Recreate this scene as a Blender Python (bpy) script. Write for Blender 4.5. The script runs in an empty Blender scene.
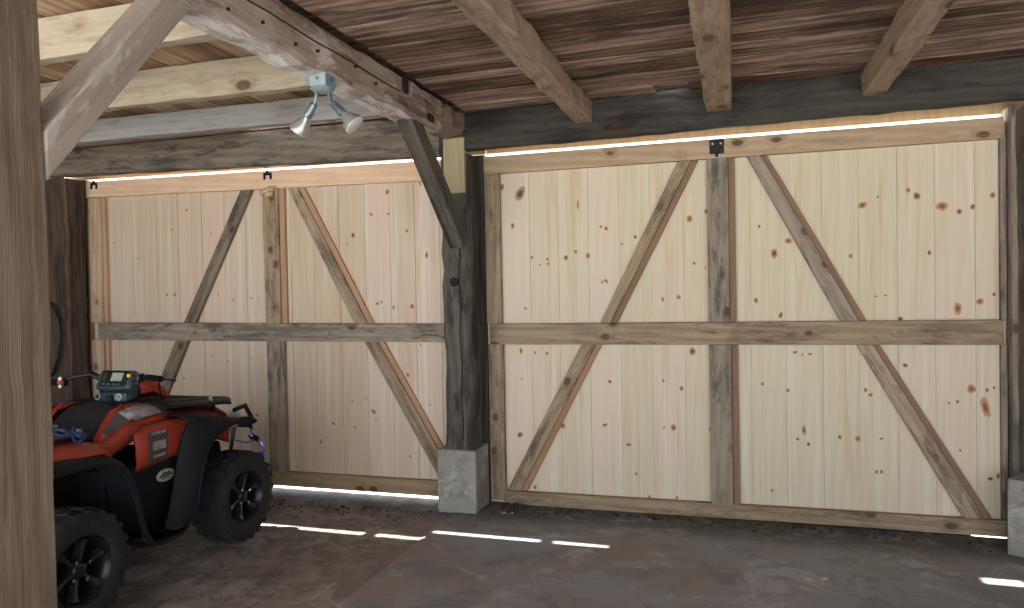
import bpy, bmesh, math, random
from mathutils import Vector, Matrix
random.seed(7)
SC = bpy.context.scene
COL = SC.collection

# ------------------------------------------------------------------ camera
F_PX, YAW, PITCH, ROLL = 726.3, math.radians(17.177), math.radians(-1.079), math.radians(-1.110)
cam = bpy.data.cameras.new('camera')
cam.sensor_fit = 'HORIZONTAL'
cam.sensor_width = 36.0
cam.lens = 36.0 * F_PX / 1024.0
cam.clip_end = 500
camo = bpy.data.objects.new('camera', cam)
COL.objects.link(camo)
fwd = Vector((-math.sin(YAW) * math.cos(PITCH), math.cos(YAW) * math.cos(PITCH), math.sin(PITCH)))
r0 = Vector((math.cos(YAW), math.sin(YAW), 0))
u0 = r0.cross(fwd)
rt = r0 * math.cos(ROLL) + u0 * math.sin(ROLL)
up = u0 * math.cos(ROLL) - r0 * math.sin(ROLL)
m3 = Matrix((rt, up, -fwd)).transposed()
camo.matrix_world = Matrix.Translation((0, 0, 1.65)) @ m3.to_4x4()
SC.camera = camo

# ------------------------------------------------------------------ light: overcast-bright sky through the open back of the barn, sun from the left front
world = bpy.data.worlds.new('daylight')
SC.world = world
world.use_nodes = True
wn = world.node_tree
bgn = wn.nodes['Background']
bgn.inputs['Color'].default_value = (0.86, 0.93, 1.0, 1)
bgn.inputs['Strength'].default_value = 2.6
sun = bpy.data.lights.new('sun', 'SUN')
sun.energy = 22.0
sun.angle = math.radians(0.6)
sun.color = (1.0, 0.95, 0.92)
suno = bpy.data.objects.new('sun', sun)
COL.objects.link(suno)
SUN_DIR = Vector((1.75, -0.40, -2.96))
suno.rotation_euler = SUN_DIR.to_track_quat('-Z', 'Y').to_euler()
suno.location = (-6, 9, 9)
SC.view_settings.view_transform = 'Standard'
SC.view_settings.look = 'None'
SC.view_settings.gamma = 1.0
SC.view_settings.use_curve_mapping = False
SC.view_settings.exposure = 0.58
SC.cycles.use_denoising = True
SC.cycles.max_bounces = 10
SC.cycles.diffuse_bounces = 6
SC.cycles.caustics_reflective = False
SC.cycles.caustics_refractive = False

# ------------------------------------------------------------------ materials
class NT:
    def __init__(s, name):
        s.m = bpy.data.materials.new(name)
        s.m.use_nodes = True
        s.t = s.m.node_tree
        s.b = s.t.nodes['Principled BSDF']
    def n(s, kind, **kw):
        nd = s.t.nodes.new(kind)
        for k, v in kw.items():
            if k == 'inp':
                for a, b in v.items():
                    if isinstance(b, bpy.types.NodeSocket):
                        s.t.links.new(b, nd.inputs[a])
                    else:
                        nd.inputs[a].default_value = b
            else:
                setattr(nd, k, v)
        return nd
    def l(s, a, b): s.t.links.new(a, b)
    def math(s, op, a, b=0.0, c=0.0, clamp=False):
        nd = s.n('ShaderNodeMath', operation=op, use_clamp=clamp)
        for i, v in enumerate((a, b, c)):
            if isinstance(v, bpy.types.NodeSocket): s.l(v, nd.inputs[i])
            else: nd.inputs[i].default_value = v
        return nd.outputs[0]
    def scale(s, v, xyz):
        nd = s.n('ShaderNodeVectorMath', operation='MULTIPLY')
        s.l(v, nd.inputs[0]); nd.inputs[1].default_value = xyz
        return nd.outputs[0]
    def noise(s, v, sc, det=3.0, rough=0.55, dist=0.0):
        nd = s.n('ShaderNodeTexNoise', inp={'Vector': v, 'Scale': sc, 'Detail': det, 'Roughness': rough, 'Distortion': dist})
        return nd.outputs['Fac']
    def ramp(s, f, lo, hi, a=0.0, b=1.0):
        nd = s.n('ShaderNodeMapRange', interpolation_type='SMOOTHSTEP', inp={'From Min': lo, 'From Max': hi, 'To Min': a, 'To Max': b})
        s.l(f, nd.inputs['Value'])
        return nd.outputs['Result']
    def mix(s, f, a, b, mode='MIX'):
        nd = s.n('ShaderNodeMix', data_type='RGBA', blend_type=mode)
        for i, v in ((0, f), (6, a), (7, b)):
            if isinstance(v, bpy.types.NodeSocket): s.l(v, nd.inputs[i])
            elif i == 0: nd.inputs[0].default_value = v
            else: nd.inputs[i].default_value = (*v, 1) if len(v) == 3 else v
        return nd.outputs[2]
    def bump(s, h, strength, dist):
        nd = s.n('ShaderNodeBump', inp={'Strength': strength, 'Distance': dist})
        s.l(h, nd.inputs['Height']); s.l(nd.outputs[0], s.b.inputs['Normal'])

def wood(name, light, mid, dark, stain=None, stain_amt=0.3, knots=0.5, figure=0.5, bump=0.5, rough=0.75,
         tone_amt=0.25, rosy=None, mottle=0.0, paint=None, paint_amt=0.0, fine=0.35, knot_col=(0.10, 0.045, 0.02), kscale=(5.0, 5.0, 1.7)):
    """wood whose grain follows each piece: 'gp' = (across, through, along) in metres plus a random offset, 'tone' = one random value per board"""
    q = NT(name)
    gp = q.n('ShaderNodeAttribute', attribute_name='gp').outputs['Vector']
    tone = q.n('ShaderNodeAttribute', attribute_name='tone').outputs['Fac']
    # knots pull the grain around themselves
    kv = q.n('ShaderNodeTexVoronoi', inp={'Vector': q.scale(gp, kscale), 'Scale': 1.0, 'Randomness': 1.0})
    kd = kv.outputs['Distance']
    pick = q.n('ShaderNodeSeparateColor', inp={'Color': kv.outputs['Color']}).outputs[0]
    sel = q.math('LESS_THAN', pick, knots)
    kring = q.math('MULTIPLY', q.ramp(kd, 0.40, 0.08), sel)
    kcore = q.math('MULTIPLY', q.ramp(kd, 0.19, 0.11), sel)
    warp = q.n('ShaderNodeVectorMath', operation='ADD')
    q.l(gp, warp.inputs[0])
    cx = q.n('ShaderNodeCombineXYZ', inp={'X': q.math('MULTIPLY', kring, 0.05), 'Y': q.math('MULTIPLY', kring, 0.03)})
    q.l(cx.outputs[0], warp.inputs[1])
    gw = warp.outputs[0]
    wav = q.n('ShaderNodeTexWave', wave_type='BANDS', bands_direction='DIAGONAL',
              inp={'Vector': q.scale(gw, (1.0, 1.0, 0.07)), 'Scale': 9.0, 'Distortion': 5.0, 'Detail': 3.0, 'Detail Scale': 1.3, 'Detail Roughness': 0.6}).outputs['Fac']
    fin = q.noise(q.scale(gw, (130.0, 130.0, 3.5)), 1.0, 4.0, 0.6)
    med = q.noise(q.scale(gw, (28.0, 28.0, 0.9)), 1.0, 4.0, 0.6)
    blot = q.noise(q.scale(gp, (4.0, 4.0, 1.3)), 1.0, 5.0, 0.6)
    c = q.mix(q.math('MULTIPLY', q.ramp(wav, 0.15, 0.95), figure), light, mid)
    c = q.mix(q.ramp(med, 0.46, 0.72, 0, 0.8), c, mid)
    c = q.mix(q.math('MULTIPLY', q.ramp(fin, 0.50, 0.75), fine), c, dark)
    c = q.mix(q.math('MULTIPLY', kring, 0.45), c, dark)
    c = q.mix(q.math('MULTIPLY', kcore, 0.85), c, knot_col)
    if stain:
        sp = q.math('ADD', q.math('MULTIPLY', blot, 0.7), q.math('MULTIPLY', med, 0.3))
        c = q.mix(q.ramp(sp, 0.62 - 0.3 * stain_amt, 0.74 - 0.25 * stain_amt, 0, min(1.0, 0.35 + stain_amt)), c, stain)
    if paint:
        pn = q.noise(q.scale(gp, (9.0, 9.0, 3.0)), 1.0, 8.0, 0.7)
        c = q.mix(q.ramp(pn, 0.62 - 0.3 * paint_amt, 0.66 - 0.3 * paint_amt, 0, 0.85), c, paint)
    if rosy:
        c = q.mix(q.ramp(tone, 0.25, 0.75, 0, 0.9), c, q.mix(0.5, c, rosy))
        sap = q.noise(q.scale(gp, (17.0, 17.0, 0.30)), 1.0, 2.0, 0.5, 0.3)      # pale sapwood bands
        c = q.mix(q.ramp(sap, 0.54, 0.62, 0, 0.55), c, (0.70, 0.66, 0.53))
        amb = q.noise(q.scale(gp, (9.0, 9.0, 0.5)), 1.0, 4.0, 0.6, 1.2)
        c = q.mix(q.ramp(amb, 0.54, 0.70, 0, 0.55), c, (0.56, 0.41, 0.26))
    if mottle:
        mt = q.math('ADD', q.math('MULTIPLY', q.noise(q.scale(gp, (34.0, 34.0, 6.0)), 1.0, 8.0, 0.78), 0.62), q.math('MULTIPLY', q.noise(q.scale(gp, (7.0, 7.0, 2.6)), 1.0, 2.0), 0.40))
        c = q.mix(q.ramp(mt, 0.50, 0.64, 0, min(1, mottle * 1.4)), c, dark)
        c = q.mix(q.ramp(mt, 0.46, 0.32, 0, mottle * 0.6), c, tuple(min(1, x * 1.25) for x in light))
    # board to board difference
    hv = q.n('ShaderNodeHueSaturation', inp={'Color': c})
    q.l(q.ramp(tone, 0, 1, 1 - tone_amt, 1 + tone_amt * 0.7), hv.inputs['Value'])
    q.l(q.ramp(tone, 0, 1, 1.12, 0.88), hv.inputs['Saturation'])
    q.l(hv.outputs[0], q.b.inputs['Base Color'])
    q.b.inputs['Roughness'].default_value = rough
    q.b.inputs['Specular IOR Level'].default_value = 0.25
    h = q.math('ADD', q.math('MULTIPLY', fin, 0.5), q.math('MULTIPLY', med, 0.8))
    if bump: q.bump(h, bump, 0.006)
    return q.m

def plain(name, col, rough=0.6, metal=0.0, noise_amt=0.0, noise_sc=20.0, bump=0.0, col2=None, spec=0.4):
    q = NT(name)
    q.b.inputs['Roughness'].default_value = rough
    q.b.inputs['Metallic'].default_value = metal
    q.b.inputs['Specular IOR Level'].default_value = spec
    tc = q.n('ShaderNodeTexCoord').outputs['Object']
    nz = q.noise(tc, noise_sc, 5.0, 0.6)
    if noise_amt > 0:
        c = q.mix(q.ramp(nz, 0.4, 0.7, 0, noise_amt), col, col2 or tuple(x * 0.5 for x in col))
        q.l(c, q.b.inputs['Base Color'])
    else:
        q.b.inputs['Base Color'].default_value = (*col, 1)
    if bump: q.bump(nz, bump, 0.004)
    return q.m

M = {}
M['pine'] = wood('new_pine_boards', (0.66, 0.60, 0.46), (0.61, 0.53, 0.385), (0.48, 0.36, 0.23), knots=0.0, figure=0.35, bump=0.05, rough=0.6, tone_amt=0.05, fine=0.08, rosy=(0.66, 0.49, 0.37))
M['pine_pink'] = wood('new_pine_boards_rosy', (0.65, 0.55, 0.435), (0.60, 0.475, 0.36), (0.47, 0.34, 0.23), knots=0.0, figure=0.35, bump=0.05, rough=0.6, tone_amt=0.05, fine=0.08, rosy=(0.67, 0.47, 0.355))
M['rail'] = wood('salvaged_rail_wood', (0.38, 0.29, 0.19), (0.28, 0.20, 0.125), (0.13, 0.09, 0.06), stain=(0.15, 0.12, 0.09), stain_amt=0.4, knots=0.9, figure=0.6, bump=0.5, mottle=0.6, kscale=(7.0,7.0,4.5))
M['rail_grey'] = wood('salvaged_grey_rail_wood', (0.34, 0.285, 0.22), (0.25, 0.20, 0.15), (0.10, 0.085, 0.07), stain=(0.12, 0.105, 0.09), stain_amt=0.4, knots=0.9, figure=0.6, bump=0.5, mottle=0.7, kscale=(7.0,7.0,4.5))
M['rail_new'] = wood('tan_rough_sawn_rail', (0.50, 0.375, 0.25), (0.40, 0.285, 0.18), (0.24, 0.155, 0.095), knots=0.6, figure=0.7, bump=0.5, mottle=0.35, kscale=(7.0, 7.0, 4.0))
M['rail_warm_lit'] = wood('warm_lit_pine_rail', (0.70, 0.48, 0.31), (0.60, 0.38, 0.23), (0.40, 0.23, 0.13), knots=0.2, figure=0.5, bump=0.4, mottle=0.2)  # pine with the warm light from the gap above put into its colour
M['side_strip'] = wood('brown_side_strip', (0.27, 0.165, 0.105), (0.21, 0.125, 0.08), (0.12, 0.07, 0.045), knots=0.2, figure=0.5, bump=0.3)  # thin strip along the right edge of braces and stiles
M['side_strip_orange'] = wood('orange_side_strip', (0.46, 0.28, 0.17), (0.38, 0.22, 0.13), (0.24, 0.13, 0.08), knots=0.1, figure=0.5, bump=0.3)
M['post_dark'] = wood('charcoal_grey_post_wood', (0.155, 0.14, 0.12), (0.105, 0.092, 0.076), (0.035, 0.03, 0.026), stain=(0.03, 0.027, 0.025), stain_amt=0.5, knots=0.5, figure=0.7, bump=0.9, rough=0.85, mottle=0.6)
M['beam_white'] = wood('flaking_whitewash', (0.50, 0.46, 0.42), (0.42, 0.37, 0.32), (0.24, 0.18, 0.14), stain=(0.33, 0.24, 0.16), stain_amt=0.35, knots=0.0, figure=0.3, bump=0.8, paint=(0.74, 0.73, 0.70), paint_amt=0.6, mottle=0.4)
M['header'] = wood('pale_header_board', (0.68, 0.52, 0.34), (0.60, 0.43, 0.27), (0.42, 0.27, 0.16), knots=0.3, figure=0.5, bump=0.3)
M['old_dark'] = wood('old_dark_timber', (0.070, 0.065, 0.054), (0.05, 0.045, 0.037), (0.020, 0.018, 0.016), stain=(0.016, 0.014, 0.013), stain_amt=0.45, knots=0.2, figure=0.7, bump=0.9, rough=0.85, mottle=0.5)
M['old_grey'] = wood('old_grey_timber', (0.23, 0.20, 0.165), (0.16, 0.135, 0.105), (0.05, 0.042, 0.035), stain=(0.05, 0.045, 0.042), stain_amt=0.45, knots=0.25, figure=0.7, bump=0.9, rough=0.85, mottle=0.6)
M['beam_pink'] = wood('hewn_beam_with_old_whitewash', (0.38, 0.30, 0.255), (0.29, 0.21, 0.17), (0.12, 0.08, 0.058), stain=(0.12, 0.075, 0.055), stain_amt=0.32, knots=0.3, figure=0.4, bump=1.0, rough=0.85, paint=(0.46, 0.41, 0.38), paint_amt=0.22, mottle=0.65)
M['brace_white'] = wood('whitewashed_brace', (0.33, 0.28, 0.24), (0.26, 0.215, 0.18), (0.15, 0.11, 0.085), stain=(0.20, 0.15, 0.12), stain_amt=0.3, knots=0.1, figure=0.4, bump=0.7, paint=(0.40, 0.37, 0.335), paint_amt=0.35)
M['joist_tan'] = wood('pink_tan_joist', (0.41, 0.30, 0.215), (0.32, 0.22, 0.15), (0.16, 0.10, 0.065), stain=(0.19, 0.125, 0.09), stain_amt=0.3, knots=0.8, figure=0.5, bump=0.8, mottle=0.45, kscale=(6.0, 6.0, 3.0))
M['joist_pale'] = wood('pale_yellow_joist', (0.46, 0.41, 0.31), (0.39, 0.325, 0.23), (0.21, 0.15, 0.10), stain=(0.28, 0.20, 0.135), stain_amt=0.25, knots=0.9, figure=0.5, bump=0.5, mottle=0.3, kscale=(5.0,5.0,3.0))
M['joist_grey'] = wood('blue_grey_joist', (0.36, 0.37, 0.36), (0.30, 0.30, 0.29), (0.15, 0.14, 0.13), stain=(0.19, 0.18, 0.165), stain_amt=0.25, knots=0.4, figure=0.3, bump=0.5, knot_col=(0.03, 0.03, 0.03), mottle=0.3, kscale=(4.0,4.0,2.0))
M['ceil'] = wood('stained_ceiling_boards', (0.40, 0.275, 0.21), (0.24, 0.145, 0.105), (0.07, 0.042, 0.032), stain=(0.05, 0.036, 0.03), stain_amt=0.48, knots=0.3, figure=1.0, bump=1.0, tone_amt=0.5, fine=0.6, rough=0.85, mottle=0.5)
M['ceil_left'] = wood('brown_ceiling_boards', (0.44, 0.30, 0.19), (0.32, 0.20, 0.12), (0.12, 0.07, 0.045), stain=(0.10, 0.07, 0.05), stain_amt=0.3, knots=0.15, figure=0.8, bump=0.8, tone_amt=0.4, fine=0.5)
M['post_near'] = wood('rough_brown_post', (0.20, 0.15, 0.108), (0.15, 0.108, 0.075), (0.07, 0.048, 0.033), knots=0.2, figure=0.9, bump=0.8, rough=0.85, fine=0.35, mottle=0.3)
M['wallwood'] = wood('dark_brown_wall_boards', (0.17, 0.125, 0.10), (0.11, 0.078, 0.06), (0.04, 0.03, 0.025), stain=(0.03, 0.025, 0.022), stain_amt=0.5, knots=0.15, figure=0.7, bump=0.7, tone_amt=0.4)
M['block'] = wood('pale_yellow_block', (0.42, 0.36, 0.23), (0.34, 0.28, 0.17), (0.2, 0.15, 0.09), knots=0.1, figure=0.4, bump=0.3)

def knot_material(name, edge, core):
    q = NT(name)
    gp = q.n('ShaderNodeAttribute', attribute_name='gp').outputs['Vector']     # x = 0 centre .. 1 rim
    sx = q.n('ShaderNodeSeparateXYZ', inp={0: gp}).outputs
    nz = q.noise(gp, 9.0, 3.0)
    r = q.math('ADD', sx[0], q.math('MULTIPLY', q.math('SUBTRACT', nz, 0.5), 0.5))
    c = q.mix(q.ramp(r, 0.25, 0.8), core, edge)
    q.l(c, q.b.inputs['Base Color']); q.b.inputs['Roughness'].default_value = 0.6
    return q.m
M['knot'] = knot_material('red_brown_knot', (0.50, 0.27, 0.13), (0.20, 0.075, 0.035))
M['knot_dark'] = knot_material('dark_knot', (0.42, 0.25, 0.14), (0.07, 0.035, 0.022))

def concrete(name, base, dark, warm, sc=1.0, scuff=True):
    q = NT(name)
    p = q.n('ShaderNodeNewGeometry').outputs['Position']
    n1 = q.noise(p, 0.9 * sc, 6.0, 0.62, 0.4); n2 = q.noise(p, 3.7 * sc, 7.0, 0.68, 0.3); n3 = q.noise(p, 60 * sc, 3.0, 0.6)
    c = q.mix(q.ramp(n1, 0.40, 0.62), base, warm)
    c = q.mix(q.ramp(n2, 0.48, 0.62, 0, 0.9), c, dark)
    n4 = q.noise(p, 1.9 * sc, 8.0, 0.72, 0.8)
    c = q.mix(q.ramp(n4, 0.52, 0.62, 0, 0.65), c, tuple(min(1, x * 1.5) for x in base))
    c = q.mix(q.ramp(n3, 0.55, 0.75, 0, 0.35), c, dark)
    if scuff:   # packed dirt tracked along the doors and under the vehicle
        s = q.n('ShaderNodeSeparateXYZ', inp={0: p}).outputs
        near = q.ramp(s[1], 4.70, 5.10)
        n5 = q.noise(p, 6.5, 8.0, 0.7, 0.5)
        d = q.math('MULTIPLY', near, q.ramp(n5, 0.25, 0.52))
        c = q.mix(q.math('MULTIPLY', d, 0.80), c, (0.035, 0.030, 0.027))
        left = q.math('MULTIPLY', q.ramp(s[0], -1.9, -2.6), q.ramp(n5, 0.46, 0.62))
        c = q.mix(q.math('MULTIPLY', left, 0.55), c, (0.05, 0.038, 0.030))
    q.l(c, q.b.inputs['Base Color'])
    q.l(q.ramp(n2, 0.3, 0.7, 0.75, 0.5), q.b.inputs['Roughness'])
    q.b.inputs['Specular IOR Level'].default_value = 0.35
    q.bump(q.math('ADD', n2, q.math('MULTIPLY', n3, 0.4)), 0.35, 0.01)
    return q.m
M['floor'] = concrete('worn_concrete_floor', (0.27, 0.235, 0.215), (0.13, 0.105, 0.09), (0.21, 0.165, 0.13))
M['slab'] = concrete('grey_concrete_slab', (0.285, 0.275, 0.285), (0.18, 0.168, 0.172), (0.26, 0.225, 0.205))
M['footing'] = concrete('grey_concrete_footing', (0.30, 0.29, 0.26), (0.20, 0.195, 0.18), (0.26, 0.24, 0.205), 2.5, False)
M['gravel'] = plain('sunlit_pale_gravel', (0.62, 0.60, 0.56), 0.9, noise_amt=0.5, noise_sc=12, col2=(0.45, 0.43, 0.40))
M['dirt'] = plain('dark_dirt', (0.05, 0.038, 0.028), 0.95, noise_amt=0.7, noise_sc=40, bump=0.6)
M['chip'] = plain('pale_wood_chips', (0.55, 0.42, 0.28), 0.8)
M['iron'] = plain('black_iron', (0.018, 0.017, 0.018), 0.45, 0.6)
M['steel'] = plain('bright_bolt', (0.6, 0.6, 0.6), 0.3, 1.0)
M['hole'] = plain('deep_shadowed_wood', (0.02, 0.014, 0.01), 0.95)
M['foam'] = plain('dried_pale_foam', (0.55, 0.42, 0.25), 0.8, noise_amt=0.5, noise_sc=60, bump=0.8)
M['galv'] = plain('weathered_grey_metal_box', (0.30, 0.38, 0.42), 0.5, 0.3, noise_amt=0.3, noise_sc=30)
M['galv_dark'] = plain('grey_metal_lamp_holder', (0.20, 0.25, 0.28), 0.4, 0.7)
M['bulb'] = plain('silvered_bulb', (0.40, 0.41, 0.38), 0.35, 0.6)
M['bulb_glass'] = plain('frosted_lens', (0.55, 0.55, 0.50), 0.3, 0.0)
# vehicle
M['red'] = plain('orange_red_plastic', (0.37, 0.045, 0.024), 0.45, noise_amt=0.4, noise_sc=9, col2=(0.24, 0.035, 0.022), spec=0.4)
M['black'] = plain('black_moulded_plastic', (0.007, 0.008, 0.012), 0.6, noise_amt=0.5, noise_sc=14, col2=(0.014, 0.014, 0.016), spec=0.22)
M['black_matt'] = plain('black_undercarriage', (0.006, 0.006, 0.007), 0.8, spec=0.15)
M['seat'] = plain('black_seat_vinyl', (0.022, 0.023, 0.028), 0.5, noise_amt=0.3, noise_sc=90, bump=0.25)
M['tyre'] = plain('dusty_black_rubber', (0.018, 0.018, 0.019), 0.8, noise_amt=0.6, noise_sc=16, col2=(0.040, 0.038, 0.036), bump=0.2, spec=0.3)
M['rim'] = plain('black_wheel_rim', (0.02, 0.02, 0.022), 0.3, 0.5)
M['rim_face'] = plain('machined_grey_rim_edges', (0.05, 0.053, 0.06), 0.35, 0.6)
M['tube'] = plain('black_painted_tube', (0.015, 0.016, 0.02), 0.32, 0.2)
M['decal'] = plain('silver_grey_decal', (0.36, 0.33, 0.33), 0.35, noise_amt=0.9, noise_sc=28, col2=(0.15, 0.13, 0.13))
M['decal_dark'] = plain('charcoal_decal', (0.06, 0.055, 0.055), 0.4)
M['badge'] = plain('silver_badge', (0.50, 0.50, 0.50), 0.35, 0.3)
M['screen'] = plain('grey_green_lcd', (0.30, 0.36, 0.31), 0.2)
M['pod'] = plain('blue_grey_instrument_plastic', (0.035, 0.055, 0.065), 0.35)
M['yellow'] = plain('yellow_button', (0.75, 0.65, 0.03), 0.4)
M['switch'] = plain('red_switch', (0.65, 0.03, 0.02), 0.4)
M['white'] = plain('white_plastic', (0.7, 0.72, 0.74), 0.4)
M['blue'] = plain('blue_synthetic_rope', (0.015, 0.06, 0.42), 0.6)
M['blue_dark'] = plain('dark_blue_webbing', (0.02, 0.045, 0.12), 0.6)
M['amber'] = plain('amber_reflector', (0.7, 0.25, 0.02), 0.3)
M['lens'] = plain('clear_headlight_lens', (0.5, 0.52, 0.55), 0.12)
M['chrome'] = plain('bright_key_barrel', (0.7, 0.72, 0.75), 0.2, 1.0)

# ------------------------------------------------------------------ helpers
def link(o, parent=None):
    COL.objects.link(o)
    if parent is not None: o.parent = parent
    return o
def tag(o, label=None, cat=None, group=None, kind=None):
    if label: o['label'] = label
    if cat: o['category'] = cat
    if group: o['group'] = group
    if kind: o['kind'] = kind
    return o
def empty(name, loc=(0, 0, 0), rz=0.0):
    o = bpy.data.objects.new(name, None)
    o.location = loc; o.rotation_euler = (0, 0, rz); o.empty_display_size = 0.1
    return link(o)

class Wood:
    """collects rough boards and timbers into one mesh with grain coordinates"""
    def __init__(s):
        s.v = []; s.f = []; s.g = []; s.t = []; s.mi = []
    def board(s, a, b, w, h, side=None, jit=0.0, nseg=None, bev=0.004, tone=None, mat=0, wave=0.0, seed=None, under=None):
        """a -> b centre line, w across 'side', h across the third direction"""
        rnd = random.Random(seed if seed is not None else random.random())
        a = Vector(a); b = Vector(b); d = b - a; L = d.length; d.normalize()
        sd = Vector(side) if side else (Vector((1, 0, 0)) if abs(d.x) < 0.7 else Vector((0, 0, 1)))
        sd = (sd - d * sd.dot(d)).normalized(); th = d.cross(sd).normalized()
        n = nseg or (max(2, int(L / 0.12)) if jit > 0 else 1)
        tone = rnd.random() if tone is None else tone
        off = (rnd.uniform(0, 40), rnd.uniform(0, 40), rnd.uniform(0, 40))
        base = len(s.v)
        hw, hh = w / 2, h / 2; e = min(bev, hw * .45, hh * .45)
        ring = [(-hw + e, -hh), (hw - e, -hh), (hw, -hh + e), (hw, hh - e), (hw - e, hh), (-hw + e, hh), (-hw, hh - e), (-hw, -hh + e)]
        sag = [0.0] * (n + 1); sag2 = [0.0] * (n + 1)
        if wave:
            p1, p2 = rnd.uniform(0, 6), rnd.uniform(0, 6)
            for i in range(n + 1):
                t = i / n
                sag[i] = wave * math.sin(3.1 * t + p1) * 0.6 + wave * 0.4 * math.sin(9 * t + p2)
                sag2[i] = wave * math.sin(4.3 * t + p2) * 0.5
        js = [[(0, 0)] * 8 for _ in range(n + 1)]
        if jit:
            for i in range(n + 1):
                js[i] = [(rnd.gauss(0, jit), rnd.gauss(0, jit)) for _ in range(4)]
                js[i] = [js[i][k // 2 % 4] for k in (1, 2, 3, 4, 5, 6, 7, 8)]
        for i in range(n + 1):
            p = a + d * (L * i / n)
            for k, (x, y) in enumerate(ring):
                jx, jy = js[i][k]
                s.v.append(p + sd * (x + jx + sag2[i]) + th * (y + jy + sag[i]))
                s.g.append((x + off[0], y + off[1], L * i / n + off[2])); s.t.append(tone)
        for i in range(n):
            for k in range(8):
                k2 = (k + 1) % 8
                s.f.append((base + i * 8 + k, base + i * 8 + k2, base + (i + 1) * 8 + k2, base + (i + 1) * 8 + k)); s.mi.append(under if k == 4 and under is not None else mat)
        # end caps with their own vertices
        for i, flip in ((0, True), (n, False)):
            b0 = len(s.v)
            for k in range(8):
                s.v.append(s.v[base + i * 8 + k].copy()); g = s.g[base + i * 8 + k]
                s.g.append((g[0], g[1] * 1.0, g[2])); s.t.append(tone * 0.6)
            idx = [b0 + k for k in range(8)]
            s.f.append(tuple(reversed(idx)) if flip else tuple(idx)); s.mi.append(mat)
        return s
    def quadbar(s, pts, y0, y1, tone=None, mat=0):
        """a board lying in an XZ plane: pts = 4 corners (x,z) [start-left, start-right, end-right, end-left], thickness y0..y1"""
        rnd = random.random
        tone = rnd() if tone is None else tone
        off = (rnd() * 40, rnd() * 40, rnd() * 40)
        A = (Vector((pts[0][0], 0, pts[0][1])) + Vector((pts[1][0], 0, pts[1][1]))) / 2
        B = (Vector((pts[2][0], 0, pts[2][1])) + Vector((pts[3][0], 0, pts[3][1]))) / 2
        d = (B - A).normalized(); sd = d.cross(Vector((0, 1, 0)))
        base = len(s.v)
        for y in (y0, y1):
            for (x, z) in pts:
                p = Vector((x, 0, z)); q = p - A
                s.v.append(Vector((x, y, z))); s.g.append((q.dot(sd) + off[0], y - y0 + off[1], q.dot(d) + off[2])); s.t.append(tone)
        for f in ((0, 1, 2, 3), (7, 6, 5, 4), (0, 4, 5, 1), (1, 5, 6, 2), (2, 6, 7, 3), (3, 7, 4, 0)):
            s.f.append(tuple(base + k for k in f)); s.mi.append(mat)
        return s
    def knot(s, x, y, z, r, e, ang, mat):
        base = len(s.v); n = 14; a = math.radians(ang); rn = random.Random(int(x * 1e4) ^ int(z * 1e3))
        hw, hh = r, r * e
        if e < 1: hw, hh = r, r * e
        for ring, rr in ((0, 0.0), (1, 1.0)):
            for k in range(n if ring else 1):
                t = 2 * math.pi * k / n; q = rr * (1 + 0.15 * rn.uniform(-1, 1))
                px, pz = hw * q * math.cos(t), hh * q * math.sin(t)
                s.v.append(Vector((x + px * math.cos(a) + pz * math.sin(a), y - (0.0012 if not ring else 0.0006), z - px * math.sin(a) + pz * math.cos(a))))
                s.g.append((rr, rn.random() if not ring else (k / n), x * 7)); s.t.append(0.5)
        for k in range(n):
            s.f.append((base, base + 1 + k, base + 1 + (k + 1) % n)); s.mi.append(mat)
    def build(s, name, mats, parent=None):
        me = bpy.data.meshes.new(name)
        me.from_pydata([tuple(v) for v in s.v], [], s.f)
        ag = me.attributes.new('gp', 'FLOAT_VECTOR', 'POINT'); ag.data.foreach_set('vector', [c for g in s.g for c in g])
        at = me.attributes.new('tone', 'FLOAT', 'POINT'); at.data.foreach_set('value', s.t)
        if not isinstance(mats, (list, tuple)): mats = [mats]
        for m in mats: me.materials.append(M[m])
        me.polygons.foreach_set('material_index', s.mi)
        bm = bmesh.new(); bm.from_mesh(me); bmesh.ops.recalc_face_normals(bm, faces=bm.faces); bm.to_mesh(me); bm.free()
        o = bpy.data.objects.new(name, me)
        return link(o, parent)

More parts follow.
